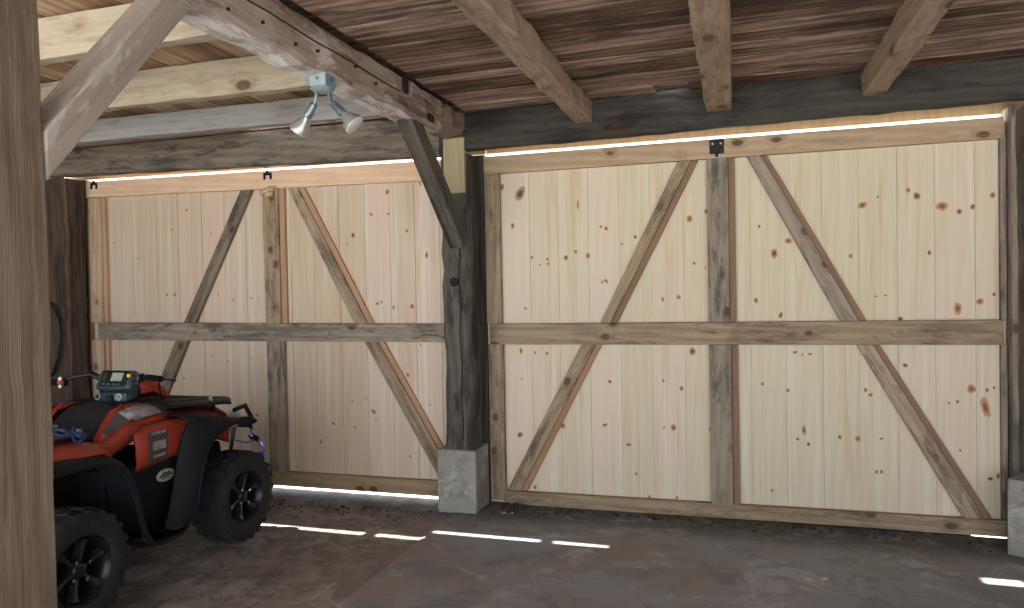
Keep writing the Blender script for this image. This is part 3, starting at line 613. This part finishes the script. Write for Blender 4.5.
# latch plates on the top rails
def latch(parent, x, z, y, w, h):
    b = MB(); b.box((x, y - .004, z), (w, .008, h), bev=.002); b.box((x, y - .012, z - h * .1), (w * .4, .012, h * .55), bev=.003); b.cyl((x, y - .006, z - h * .72), (x, y - .006, z - h * .3), .010)
    o = b.build('latch_plate', 'iron', parent)
    for sx in (-1, 1):
        b = MB(); b.cyl((x + sx * w * .28, y - .008, z + h * .2), (x + sx * w * .28, y - .014, z + h * .2), .007, n=10); b.build('bolt', 'steel', o)
latch(door_r, -.118, 2.625, 5.295, .098, .10)
def prongs(parent, x, z, y):
    b = MB(); b.box((x, y - .004, z + .02), (.075, .008, .022)); b.box((x - .03, y - .004, z - .005), (.018, .008, .04)); b.box((x + .03, y - .004, z - .005), (.018, .008, .04)); b.box((x, y - .004, z + .035), (.02, .008, .03))
    b.build('latch_plate', 'iron', parent)
prongs(door_l, -3.745, 2.645, 5.245); prongs(door_l, -5.60, 2.675, 5.245)
b = MB(); rf = random.Random(4)
for i in range(16):
    r = bmesh.ops.create_icosphere(b.bm, subdivisions=2, radius=rf.uniform(.012, .026), matrix=Matrix.Translation((-3.735 + rf.gauss(0, .032), 5.232, 2.525 + rf.gauss(0, .018))))
b.build('foam_blob', 'foam', door_l, smooth=True)

# dirt clumps along the sill and chips on the slab
def clumps(name, n, f, size, mat, seed, label, cat, flat=.5):
    rr = random.Random(seed); b = MB()
    for i in range(n):
        x, y, z = f(rr); s = rr.uniform(*size)
        mt = Matrix.Translation((x, y, z + s * flat * .5)) @ Matrix.Rotation(rr.uniform(0, 6), 4, 'Z') @ Matrix.Diagonal((s, s * rr.uniform(.4, 1), s * flat, 1))
        bmesh.ops.create_icosphere(b.bm, subdivisions=1, radius=1, matrix=mt)
    for v in b.bm.verts: v.co += Vector((rr.uniform(-1, 1), rr.uniform(-1, 1), 0)) * size[0] * .3
    o = b.build(name, mat); tag(o, label, cat, kind='stuff'); return o
clumps('dirt_clumps', 150, lambda r: (r.uniform(-1.45, 1.5), 5.235 - abs(r.gauss(0, .07)), .006), (.006, .022), 'dirt', 5, 'loose dark dirt along the foot of the right barn door', 'dirt')
clumps('dirt_clumps', 130, lambda r: (r.uniform(-4.2, -2.2), 5.0 - abs(r.gauss(0, .12)), 0), (.004, .016), 'dirt', 6, 'loose dark dirt in front of the left barn door', 'dirt')
clumps('dirt_clumps', 60, lambda r: (-1.70 + abs(r.gauss(0, .07)), 5.18 + r.gauss(0, .04), .006), (.008, .03), 'dirt', 7, 'dark heap of dirt right of the middle footing', 'dirt', .8)
clumps('wood_chips', 140, lambda r: (.15 + r.gauss(0, .22), 4.62 + r.gauss(0, .25), .006), (.002, .007), 'chip', 8, 'scattered pale wood chips on the concrete before the right door', 'wood chips', .3)
def leaf(x, y, s, rz):
    b = MB(); rows = []
    for i in range(7):
        t = i / 6; w = s * .32 * math.sin(math.pi * min(1, t * .95 + .03)); rows.append([(-w, s * (t - .5), .008 + .010 * abs(t - .5)), (0, s * (t - .5), .003), (w, s * (t - .5), .010)])
    b.grid(rows); o = b.build('dry_leaf', 'chip', solid=.001); o.location = (x, y, .007); o.rotation_euler = (0, 0, rz); return o
tag(leaf(.36, 4.29, .07, 1.2), 'curled dry leaf on the concrete, right of the chips', 'leaf')
tag(leaf(.45, 4.33, .05, 2.4), 'small dry leaf beside the curled one on the concrete', 'leaf')
tag(leaf(-1.63, 5.05, .09, 1.9), 'pale leaf by the dirt heap at the foot of the middle post', 'leaf')

b = MB(); b.tube([(-5.87, 4.975, 1.62), (-5.79, 4.955, 1.585), (-5.73, 4.955, 1.47), (-5.715, 4.955, 1.33), (-5.75, 4.955, 1.14), (-5.82, 4.965, 1.0), (-5.88, 4.975, .96)], .012, 8)
tag(b.build('hanging_cable', 'tube', smooth=True), 'black cable looped on the dark far left post, above the handlebar', 'cable')
# ------------------------------------------------------------------ twin floodlight under the main beam
fx = empty('twin_floodlight', (-1.955, 3.20, 2.738)); fx.scale = (.9, .9, .9); tag(fx, 'twin floodlight with grey junction box under the main beam', 'light')
b = MB(); b.box((0, 0, -.035), (.105, .105, .068), bev=.006); bx = b.build('junction_box', 'galv', fx)
b = MB(); b.cyl((0, -.0525, -.028), (0, -.060, -.028), .010, n=10); b.build('knockout', 'galv_dark', bx)
b = MB(); b.cyl((.0525, 0, -.03), (.06, 0, -.03), .012, n=10); b.build('knockout', 'galv_dark', bx)
b = MB(); b.lathe([(.01, -.066), (.062, -.068), (.066, -.078), (.05, -.092), (.02, -.096)], (0, 0, 0), (0, 0, 1), 28)
for sg in (1,): pass
fxm = b.build('cover_plate', 'galv', fx, smooth=True)
rgt = rt; upw = up
def lamp_head(d, start, nm):
    d = Vector(d).normalized(); st = Vector(start)
    b = MB(); b.cyl(st, st + Vector((0, 0, -.03)), .011, n=12); b.tube([st + Vector((0, 0, -.025)), st + Vector((0, 0, -.045)) + d * .01, st + Vector((0, 0, -.05)) + d * .03], .009)
    p = st + Vector((0, 0, -.05)) + d * .025
    b.lathe([(.016, 0), (.021, .006), (.021, .05), (.025, .055), (.025, .085), (.020, .09)], p, d, 22)
    h = b.build('lamp_holder', 'galv_dark', fx, smooth=True)
    c = MB(); c.lathe([(.018, .085), (.022, .10), (.036, .125), (.052, .150), (.060, .172), (.061, .180)], p, d, 32); bl = c.build('bulb', 'bulb', h, smooth=True)
    c = MB(); c.lathe([(.059, .179), (.058, .186), (.040, .194), (.015, .198)], p, d, 32); c.build('lens', 'bulb_glass', bl, smooth=True)
lamp_head(rgt * -.50 + Vector((0, 0, -.62)) + fwd * .35, rgt * -.035 + Vector((0, 0, -.085)), 'left')
lamp_head(rgt * .62 + Vector((0, 0, -.62)) - fwd * .10, rgt * .035 + Vector((0, 0, -.085)), 'right')

# ------------------------------------------------------------------ all-terrain vehicle
# local axes: x right, y forward (towards the doors), z up; origin on the floor midway between the axles
atv = empty('all_terrain_vehicle', (-3.70, 3.40, 0), math.radians(2.4))
tag(atv, 'orange-red and black all-terrain vehicle parked facing the left barn door', 'vehicle')

def wheel(y, side, steer=0.0):
    R_, half, rim = .310, .115, .182
    wb = MB()    # rim barrel + spokes, built around the x axis, outer face towards +x
    def P(t, r, x): return (x, r * math.cos(t), r * math.sin(t))
    wb.lathe([(rim - .012, -half + .01), (rim + .004, -half + .012), (rim - .004, -half + .03), (rim - .02, -.04), (rim - .02, .03), (rim - .004, .085), (rim + .004, .098), (rim - .006, .104), (rim - .016, .094), (rim - .030, .06), (rim - .034, -.02), (.03, -.03)], (0, 0, 0), (1, 0, 0), 48)
    wheel_o = wb.build('wheel', 'rim', atv, smooth=True)
    for k in range(6):
        t = k * math.pi / 3 + .3; u = Vector((0, math.cos(t), math.sin(t))); v = Vector((0, -math.sin(t), math.cos(t)))
        sb = MB()
        secs = []
        for r, w, x0, x1 in ((.03, .014, .02, .07), (.07, .010, .03, .078), (.12, .013, .04, .082), (.152, .026, .05, .09)):
            c = u * r
            secs.append([c + v * -w + Vector((x0, 0, 0)), c + v * w + Vector((x0, 0, 0)), c + v * (w * .7) + Vector((x1, 0, 0)), c - v * (w * .7) + Vector((x1, 0, 0))])
        sb.loft(secs); sb.build('spoke', 'rim_face', wheel_o, bevel=.002)
    hb = MB(); hb.lathe([(.045, .0), (.045, .07), (.036, .084), (.03, .088), (.012, .09)], (0, 0, 0), (1, 0, 0), 28); hb.build('hub_cap', 'rim', wheel_o, smooth=True)
    for k in range(4):
        t = k * math.pi / 2 + .55; nb = MB(); nb.cyl(P(t, .060, .06), P(t, .060, .094), .0100, n=6); nb.build('lug_nut', 'chrome', wheel_o)
    tb = MB()
    tb.lathe([(rim - .002, -.100), (rim + .02, -half), (.225, -half - .004), (.275, -half + .002), (.296, -.095), (.300, -.05), (.303, 0), (.300, .05), (.296, .095), (.275, half - .002), (.225, half + .004), (rim + .02, half), (rim - .002, .100)], (0, 0, 0), (1, 0, 0), 64, cap=False)
    n = 22
    for k in range(n):
        for sgn in (1, -1):
            t = 2 * math.pi * (k + (.5 if sgn > 0 else 0)) / n
            q = Matrix.Rotation(t, 4, 'X')
            # tread block and its shoulder running down the side wall
            for cx, sz, rad, tw in ((.035 * sgn, (.058, .034, .020), .301, .35 * sgn), (.088 * sgn, (.046, .034, .018), .292, -.18 * sgn), (.108 * sgn, (.010, .022, .030), .276, 0)):
                mt = q @ Matrix.Translation((cx, 0, rad)) @ Matrix.Rotation(tw, 4, 'Z') @ Matrix.Diagonal((*sz, 1))
                bmesh.ops.create_cube(tb.bm, size=1.0, matrix=mt)
    tb.build('tyre', 'tyre', wheel_o, smooth=True, autosmooth=35)
    wheel_o.location = (side * .485, y, R_)
    wheel_o.rotation_euler = (0, 0, (0 if side > 0 else math.pi) + steer)
    wheel_o.scale = (1, .97, .97)
    return wheel_o
wheel(-.665, 1); wheel(.655, 1, -.03)
wheel(-.665, -1); wheel(.655, -1, -.03)

def both(fn):
    for s in (1, -1): fn(s)
def X(s, pts): return [(s * x, y, z) for x, y, z in pts]

# undercarriage
b = MB()
b.prism([(-.98, .40), (-.95, .66), (-.35, .72), (.10, .62), (.45, .66), (.92, .62), (.96, .40), (.62, .27), (-.62, .27)], 'x', -.20, .20)
b.prism([(-.30, .28), (-.30, .70), (.36, .70), (.30, .30)], 'x', -.36, .36)
b.build('chassis', 'black_matt', atv, bevel=.02)
def arms(s):
    for yy in (-.665, .655):
        b = MB()
        for dz in (-.06, .07):
            b.tube(X(s, [(.18, yy - .13, .34 + dz), (.38, yy, .318 + dz)]), .014); b.tube(X(s, [(.18, yy + .13, .34 + dz), (.38, yy, .318 + dz)]), .014)
        b.cyl(X(s, [(.16, yy, .318)])[0], X(s, [(.43, yy, .318)])[0], .02)
        a_ = b.build('suspension_arm', 'tube', atv)
        c = MB(); c.cyl(X(s, [(.34, yy, .38)])[0], X(s, [(.22, yy + (.05 if yy < 0 else -.05), .70)])[0], .022)
        c.tube([Vector(X(s, [(.34, yy, .38)])[0]).lerp(Vector(X(s, [(.22, yy + (.05 if yy < 0 else -.05), .70)])[0]), .15 + .6 * i / 60) + Vector((.034 * math.cos(i * .75), .034 * math.sin(i * .75), 0)) for i in range(61)], .006, 6)
        c.build('shock_absorber', 'tube', a_)
both(arms)

# fender flares: swept strips that follow the wheel arches
def sweep(path, prof):
    """path: (y,z) points; prof: (x, inward offset along the path normal)"""
    rows = []
    for i, (y, z) in enumerate(path):
        a = Vector(path[max(i - 1, 0)]); c = Vector(path[min(i + 1, len(path) - 1)]); t = (c - a).normalized(); nrm = Vector((t.y, -t.x))
        rows.append([(x, y + nrm.x * o, z + nrm.y * o) for x, o in prof])
    return rows
rear_arch = [(-1.12, .70), (-1.02, .800), (-.85, .842), (-.66, .838), (-.467, .815), (-.395, .770), (-.343, .704), (-.304, .602), (-.28, .48), (-.250, .363), (-.177, .272)]
front_arch = [(.78, .765), (.72, .795), (.64, .804), (.56, .802), (.47, .786), (.37, .765), (.29, .694), (.25, .610), (.225, .50), (.205, .41), (.145, .305), (.074, .270)]
def flares(s):
    b = MB(); b.grid([[(s * x, y, z) for x, y, z in r] for r in sweep(rear_arch, [(.34, -.03), (.46, -.035), (.555, -.022), (.595, .0), (.60, .022), (.585, .03)])])
    b.build('rear_fender_flare', 'black', atv, smooth=True, solid=.014, subsurf=1)
    # front flare: lip and the broad face behind it
    b = MB(); b.grid([[(s * x, y, z) for x, y, z in r] for r in sweep(front_arch, [(.34, .0), (.50, -.005), (.575, .005), (.595, .02), (.590, .038)])])
    b.build('front_fender_flare', 'black', atv, smooth=True, solid=.014, subsurf=1)
    b = MB()
    inner = [(.595, .56, .812), (.595, .47, .79), (.592, .37, .772), (.590, .285, .70), (.588, .243, .61), (.586, .217, .50), (.582, .196, .41), (.575, .14, .31), (.565, .07, .275)]
    outer = [(.56, .54, .855), (.55, .42, .895), (.53, .30, .915), (.51, .175, .915), (.485, .13, .72), (.475, .10, .58), (.475, .07, .46), (.48, .03, .36), (.49, -.02, .285)]
    midl = [tuple((a + c) / 2 + (.012 if k == 0 else 0) for k, (a, c) in enumerate(zip(p, q))) for p, q in zip(inner, outer)]
    b.grid([X(s, [a, m_, c]) for a, m_, c in zip(inner, midl, outer)]); b.build('front_fender_panel', 'black', atv, smooth=True, solid=.012, subsurf=1)
    # foot well: board, back wall
    b = MB(); b.grid([X(s, [(.34, y_, z_ + .03), (.40, y_, z_), (.50, y_, z_ - .01), (.575, y_, z_), (.585, y_, z_ + .018)]) for y_, z_ in ((-.27, .335), (-.20, .275), (-.10, .255), (.04, .255), (.10, .285))])
    fw = b.build('footboard', 'black', atv, smooth=True, solid=.016)
    c = MB()
    for k in range(6): c.box((s * .46, -.15 + .04 * k, .268), (.12, .012, .014))
    c.build('foot_peg_ridges', 'black_matt', fw)
    # side panel below the red panel, with its badge
    b = MB()
    b.grid([X(s, [(x0, -.26, z_), (x0 + .02, -.16, z_), (x0 + .03, -.02, z_), (x0 + .035, .10, z_), (x0 + .03, .20, z_), (x0 + .01, .26, z_)]) for z_, x0 in ((.27, .36), (.38, .375), (.52, .40), (.62, .41), (.70, .41))])
    sp = b.build('side_panel', 'black', atv, smooth=True, solid=.012)
    # fender roof over the rear wheel
    b = MB()
    b.grid([X(s, [(.27, y_, z_ + .034), (.31, y_, z_ + .03), (.38, y_, z_ + .022), (.46, y_, z_ + .01), (.545, y_, z_ - .018)]) for y_, z_ in ((-1.10, .76), (-1.02, .84), (-.85, .875), (-.62, .872), (-.47, .868), (-.40, .850))])
    b.build('rear_fender_top', 'red', atv, smooth=True, solid=.012)
    b = MB()   # upper side member rising from the rear fender to the tank
    b.grid([X(s, [(.455, y0, z0), (.445, y0 + .015, z0 + .035), (.40, y0 + .03, z0 + .055)]) for y0, z0 in ((-.46, .828), (-.38, .82), (-.30, .845), (-.22, .88), (-.15, .905))])
    b.build('side_trim', 'red', atv, smooth=True, solid=.012)
both(flares)
def badge(s):
    b = MB(); b.lathe([(1, 0), (1, .006), (.9, .009), (.2, .009)], (0, 0, 0), (s, 0, 0), 28)
    for v in b.bm.verts: v.co = Vector((v.co.x + s * .455, v.co.y * .073 + .06, v.co.z * .036 + .597))
    o = b.build('badge', 'badge', atv)
    c = MB(); c.box((s * .466, .06, .597), (.003, .105, .012)); c.prism([(.02, .605), (.05, .622), (.07, .610), (.085, .618), (.10, .605)], 'x', s * .4645, s * .467); c.box((s * .466, .06, .582), (.003, .07, .006)); c.build('badge_band', 'decal_dark', o)
both(badge)
# red front side panels with the decal plate
def front_side(s):
    b = MB()
    rows = []
    for t, (yb, yt) in enumerate(((-.165, -.165), (-.05, -.08), (.08, .07), (.20, .20), (.27, .33), (.30, .40))):
        rows.append(X(s, [(.440, yb, .665 + .006 * t), (.462, yb, .70 + .006 * t), (.462, (yb + yt) / 2, .80), (.452, yt, .875), (.42, yt, .905)]))
    b.grid(rows); o = b.build('front_side_panel', 'red', atv, smooth=True, solid=.012)
    c = MB(); c.grid([X(s, [(.470, y_, .70), (.472, y_, .77), (.470, y_ + .0, .85), (.466, y_, .873)]) for y_ in (-.075, 0.0, .075)]); dc = c.build('decal_plate', 'decal_dark', o, solid=.003)
    c = MB()
    for k in range(5): c.box((s * .474, -.052 + k * .026, .862), (.004, .014, .014))
    c.box((s * .476, .0, .79), (.004, .10, .05)); c.box((s * .476, .0, .73), (.004, .10, .015)); c.build('decal_lettering', 'decal', dc)
    # hood shoulder
    b = MB(); b.grid([X(s, [(.12, y_, z_ + .02), (.20, y_, z_ + .012), (.27, y_, z_), (.31, y_ , z_ - .02), (.33, y_, z_ - .045)]) for y_, z_ in ((.10, .925), (.25, .925), (.45, .905), (.62, .880), (.74, .850), (.82, .81), (.86, .75))])
    b.build('hood_panel', 'red', atv, smooth=True, solid=.012)
both(front_side)
def fender_roof(s):
    b = MB(); b.grid([X(s, [(.29, y_, z_ - .01), (.38, y_, z_ + .004), (.47, y_, z_), (.555, y_, z_ - .03)]) for y_, z_ in ((.18, .925), (.30, .918), (.42, .895), (.54, .860), (.62, .838), (.70, .822), (.76, .80), (.79, .765))])
    b.build('front_fender_top', 'black', atv, smooth=True, solid=.012)
both(fender_roof)
b = MB(); b.grid([[(-.24, y_, z_), (-.12, y_, z_ + .02), (0, y_, z_ + .025), (.12, y_, z_ + .02), (.24, y_, z_)] for y_, z_ in ((.28, .93), (.45, .93), (.65, .91), (.82, .87), (.93, .81), (.97, .70), (.95, .60))])
b.build('front_nose', 'red', atv, smooth=True, solid=.012)
def headlight(s):
    b = MB(); b.lathe([(.055, 0), (.055, .02), (.03, .03)], (s * .30, .93, .77), (0, 1, 0), 24); b.build('headlight', 'lens', atv, smooth=True)
both(headlight)

# tank shroud with the silver decals, seat and its red edges
def shroud(s):
    b = MB()
    rows = []
    for y_, xo, zo, xi, zi in ((-.20, .255, .80, .235, .845), (-.14, .30, .85, .225, .905), (-.06, .345, .90, .22, .985), (.06, .36, .925, .225, 1.005), (.18, .345, .925, .23, .995), (.30, .31, .92, .22, .965)):
        rows.append(X(s, [(xo + .02, y_, zo - .07), (xo + .02, y_, zo), ((xo + xi) / 2 + .02, y_, (zo + zi) / 2 + .012), (xi, y_, zi), (xi - .03, y_, zi + .004)]))
    b.grid(rows); o = b.build('tank_shroud', 'red', atv, smooth=True, solid=.012)
    c = MB()
    rows = []
    for y_, x0, z0, x1, z1 in ((-.085, .330, .925, .262, .975), (-.02, .352, .938, .268, .992), (.06, .360, .945, .270, 1.000), (.15, .350, .945, .272, .992), (.20, .335, .945, .285, .975)):
        rows.append(X(s, [(x0 + .014, y_, z0 + .006), ((x0 + x1) / 2 + .018, y_, (z0 + z1) / 2 + .014), (x1 + .012, y_, z1 + .012)]))
    c.grid(rows); c.build('decal', 'decal', o, smooth=True, solid=.003)
    c = MB(); c.grid([X(s, [(.310, -.185, .83), (.280, -.180, .862), (.245, -.172, .890)]), X(s, [(.372, -.075, .905), (.330, -.085, .955), (.252, -.075, .990)])]); c.build('decal', 'decal_dark', o, solid=.003)
    c = MB(); c.tube(X(s, [(.232, -.24, .818), (.228, -.18, .868), (.222, -.12, .925), (.218, -.05, .992), (.216, 0.0, 1.012)]), .010, 8); c.build('seat_edge_strip', 'red', atv, smooth=True)
both(shroud)
b = MB(); secs = []
for y_, w_, z_, zb in ((-.92, .17, .90, .84), (-.86, .21, .945, .84), (-.70, .23, .955, .84), (-.52, .22, .93, .84), (-.38, .205, .87, .82), (-.26, .195, .855, .80), (-.16, .19, .885, .80), (-.07, .20, .965, .82), (.0, .20, 1.012, .84), (.10, .19, 1.022, .86), (.20, .17, 1.015, .88), (.26, .14, .985, .90)):
    secs.append([(-w_, y_, zb), (-w_ - .012, y_, (zb + z_) / 2), (-w_, y_, z_ - .02), (-w_ * .72, y_, z_ - .003), (0, y_, z_ + .006), (w_ * .72, y_, z_ - .003), (w_, y_, z_ - .02), (w_ + .012, y_, (zb + z_) / 2), (w_, y_, zb), (0, y_, zb - .01)])
b.loft(secs); st = b.build('seat', 'seat', atv, smooth=True, subsurf=1)

# racks
def rack(nm, y0, y1, z0, z1, w0, w1, nbar):
    b = MB(); rad = .017
    b.tube([(-w0, y0, z0), (-w1, y1 - .05, z1), (-w1 + .05, y1, z1), (w1 - .05, y1, z1), (w1, y1 - .05, z1), (w0, y0, z0), (w0 - .05, y0 - .03, z0), (-w0 + .05, y0 - .03, z0)], rad, 10, closed=True)
    for k in range(nbar):
        t = (k + .7) / (nbar + .4); yy = y0 + (y1 - y0) * t; zz = z0 + (z1 - z0) * t; ww = w0 + (w1 - w0) * t
        b.tube([(-ww, yy, zz), (ww, yy, zz)], rad * .75, 8)
    for x_ in (-.18, .18): b.tube([(x_, y0, z0), (x_, y1, z1)], rad * .7, 8)
    for x_ in (-w0 * .8, w0 * .8):
        for t in (.2, .85): b.tube([(x_, y0 + (y1 - y0) * t, z0 + (z1 - z0) * t), (x_ * .92, y0 + (y1 - y0) * t, z0 + (z1 - z0) * t - .09)], rad * .8, 8)
    return b.build(nm, 'tube', atv, smooth=True)
fr = rack('front_rack', .22, .84, .975, .93, .36, .37, 4)
for s in (1, -1):
    b = MB(); b.grid([X(s, [(.22, y_, z_ + .008), (.33, y_, z_ + .004), (.385, y_, z_ - .03)]) for y_, z_ in ((.14, 1.0), (.30, .99), (.50, .968), (.70, .95), (.80, .935))]); b.build('rack_extender', 'black', fr, smooth=True, solid=.014)
b = MB(); b.box((.372, .60, .965), (.02, .022, .045), bev=.003); b.build('rack_clip', 'galv', fr)
rear_rack = rack('rear_rack', -1.14, -.44, .95, .925, .38, .34, 4)
# front bumper and winch rope with hook
b = MB()
b.tube([(-.33, .90, .84), (-.35, 1.00, .86), (-.36, 1.06, .76), (-.34, 1.08, .70), (.34, 1.08, .70), (.36, 1.06, .76), (.35, 1.00, .86), (.33, .90, .84)], .017, 10)
b.tube([(-.20, 1.08, .70), (-.18, 1.02, .40), (.18, 1.02, .40), (.20, 1.08, .70)], .016, 10)
b.tube([(.34, .72, .80), (.36, 1.06, .76)], .013, 8); b.tube([(-.34, .72, .80), (-.36, 1.06, .76)], .013, 8)
bump_o = b.build('front_bumper', 'tube', atv, smooth=True)
b = MB(); b.cyl((-.10, .98, .47), (.10, .98, .47), .05, n=20); b.box((0, .98, .44), (.26, .06, .10), bev=.01); b.build('winch', 'black_matt', atv)
b = MB()
b.tube([(.375, 1.06, .765), (.345, 1.075, .71), (.335, 1.08, .66), (.365, 1.075, .62), (.36, 1.07, .59), (.31, 1.06, .575), (.26, 1.05, .585), (.22, 1.04, .60)], .0045, 6)
b.tube([(.38, 1.09, .585), (.42, 1.08, .575), (.46, 1.06, .53), (.45, 1.05, .47), (.42, 1.04, .44)], .0045, 6)
for k in range(7):
    a0 = k * .9
    b.tube([(.395 + .034 * math.cos(t + a0) + .005 * k - .015, 1.04 + .018 * math.sin(1.3 * t + k), .45 + (.055 + .006 * (k % 3)) * math.sin(t)) for t in [i * .5 for i in range(13)]], .0055, 6)
b.tube([(.37, 1.04, .41), (.34, 1.05, .37), (.37, 1.05, .355), (.38, 1.04, .40)], .0055, 6)
rope = b.build('winch_rope', 'blue', atv, smooth=True)
b = MB(); b.tube([(.315, 1.08, .625), (.34, 1.09, .605), (.38, 1.09, .585), (.395, 1.09, .600), (.38, 1.09, .622), (.345, 1.09, .635)], .009, 8); b.box((.355, 1.09, .608), (.07, .02, .028), bev=.006); b.build('rope_hook', 'iron', rope)
# straps on the rear rack
b = MB()
for (x0, y0, x1, y1) in ((.16, -.52, .38, -.44), (.36, -.50, .18, -.41), (.10, -.46, .40, -.47)):
    b.tube([(x0, y0, .935), ((x0 + x1) / 2, (y0 + y1) / 2, .962), (x1, y1, .930)], .011, 8)
b.tube([(.27 + .06 * math.cos(t), -.46 + .045 * math.sin(t), .945 + .014 * math.sin(2 * t)) for t in [i * .5 for i in range(13)]], .012, 8)
b.tube([(.36 + .03 * math.cos(t), -.45 + .03 * math.sin(t), .915 + .02 * math.sin(2 * t)) for t in [i * .5 for i in range(13)]], .009, 8)
b.build('cargo_strap', 'blue_dark', rear_rack, smooth=True)
for c_, s_ in (((.33, -.43, .945), (.05, .03, .028)), ((.40, -.45, .885), (.06, .03, .012)), ((.19, -.45, .965), (.04, .04, .03))):
    b = MB(); b.box(c_, s_, bev=.005); b.build('strap_buckle', 'galv_dark', rear_rack)

# handlebar, instrument pod and grips
hb = MB()
hb.tube([(-.42, .10, 1.125), (-.33, .115, 1.135), (-.24, .13, 1.165), (-.17, .17, 1.175), (-.10, .24, 1.10), (0, .26, 1.05), (.12, .23, 1.10), (.20, .17, 1.16), (.29, .13, 1.165), (.40, .11, 1.16)], .012, 10)
hb.cyl((.0, .27, 1.06), (0, .34, .88), .028, n=16)
bar = hb.build('handlebar', 'tube', atv, smooth=True)
b = MB(); b.cyl((-.475, .09, 1.122), (-.345, .112, 1.133), .019, n=18); b.build('grip', 'black_matt', bar, smooth=True)
b = MB(); b.cyl((.285, .133, 1.165), (.405, .108, 1.160), .019, n=18); b.build('grip', 'black_matt', bar, smooth=True)
b = MB(); b.box((-.315, .105, 1.13), (.045, .045, .050), bev=.008); sw = b.build('switch_block', 'tube', bar)
b = MB(); b.box((-.315, .078, 1.132), (.034, .012, .016), bev=.003); b.build('kill_switch', 'switch', sw)
b = MB(); b.cyl((-.315, .085, 1.152), (-.315, .078, 1.156), .012, n=14); b.build('switch_button', 'white', sw)
b = MB(); b.cyl((-.315, .085, 1.109), (-.315, .077, 1.109), .011, n=14); b.build('switch_button', 'white', sw)
b = MB(); b.box((.225, .13, 1.162), (.055, .06, .052), bev=.01); tb = b.build('throttle_block', 'tube', bar)
b = MB(); b.tube([(.235, .085, 1.145), (.26, .06, 1.14), (.285, .065, 1.14)], .007); b.build('throttle_lever', 'tube', tb)
b = MB(); b.cyl((.192, .10, 1.178), (.192, .085, 1.180), .011, n=14); b.build('override_button', 'yellow', tb)
def lever(s):
    b = MB(); b.tube([(s * .27, .16, 1.155), (s * .33, .20, 1.15), (s * .44, .19, 1.14)], .006, 8); b.build('brake_lever', 'tube', bar, smooth=True)
both(lever)
b = MB(); b.tube([(-.25, .17, 1.16), (-.31, .28, 1.19), (-.28, .40, 1.12), (-.20, .45, 1.00), (-.16, .40, .93)], .007, 8); b.build('brake_cable', 'tube', bar, smooth=True)
b = MB(); b.tube([(.24, .17, 1.16), (.22, .30, 1.13), (.16, .40, .98)], .006, 8); b.build('brake_cable', 'tube', bar, smooth=True)
tilt = Matrix.Rotation(math.radians(-28), 3, 'X')
pc = Vector((.055, .16, 1.133))
def PP(x, y, z): return pc + tilt @ Vector((x, y, z))
b = MB(); b.box(pc, (.26, .085, .13), rot=tilt, bev=.022, seg=3); b.box(PP(0, .07, -.01), (.18, .09, .10), rot=tilt, bev=.02); pod = b.build('instrument_pod', 'pod', atv, smooth=True)
b = MB(); b.box(PP(0, -.044, .002), (.19, .010, .098), rot=tilt, bev=.008); b.build('instrument_bezel', 'tube', pod)
b = MB(); b.box(PP(.022, -.050, .012), (.082, .006, .054), rot=tilt, bev=.002); b.build('screen', 'screen', pod)
for x_ in (-.055, -.02, .015, .05):
    b = MB(); b.box(PP(x_, -.052, -.036), (.020, .008, .010), rot=tilt, bev=.002); b.build('pod_button', 'galv_dark', pod)
b = MB(); b.box(PP(-.068, -.05, .012), (.022, .008, .045), rot=tilt, bev=.003); b.build('gauge_window', 'decal_dark', pod)
b = MB(); b.grid([[(-.15, y_, z_ - .10), (-.14, y_, z_ - .03), (-.08, y_, z_), (.08, y_, z_), (.15, y_, z_ - .03), (.16, y_, z_ - .10)] for y_, z_ in ((.22, 1.15), (.32, 1.155), (.42, 1.10), (.48, 1.00))]); b.build('pod_cover', 'red', pod, smooth=True, solid=.01)
b = MB(); b.box((.045, .155, 1.035), (.22, .10, .075), bev=.015); dash = b.build('dash_panel', 'pod', atv, smooth=True)
for x_, mt_ in ((-.045, 'galv_dark'), (.11, 'galv')):
    b = MB(); b.cyl((x_, .112, 1.045), (x_, .092, 1.048), .024, n=20); kn = b.build('dash_knob', mt_, dash, smooth=True)
    b = MB(); b.cyl((x_, .095, 1.048), (x_, .086, 1.049), .011, n=14); b.build('key_barrel', 'chrome' if x_ > 0 else 'tube', kn)
b = MB(); b.box((.035, .10, 1.035), (.045, .03, .05), bev=.008); b.build('gear_selector', 'tube', dash)
b = MB(); b.prism([(-.05, .90), (.02, 1.01), (.24, 1.04), (.36, 1.0), (.40, .90)], 'x', -.17, .19); b.build('steering_shroud', 'black', atv, bevel=.02)
b = MB(); b.box((.335, .84, .735), (.02, .05, .03), bev=.004); b.build('side_marker', 'amber', atv)
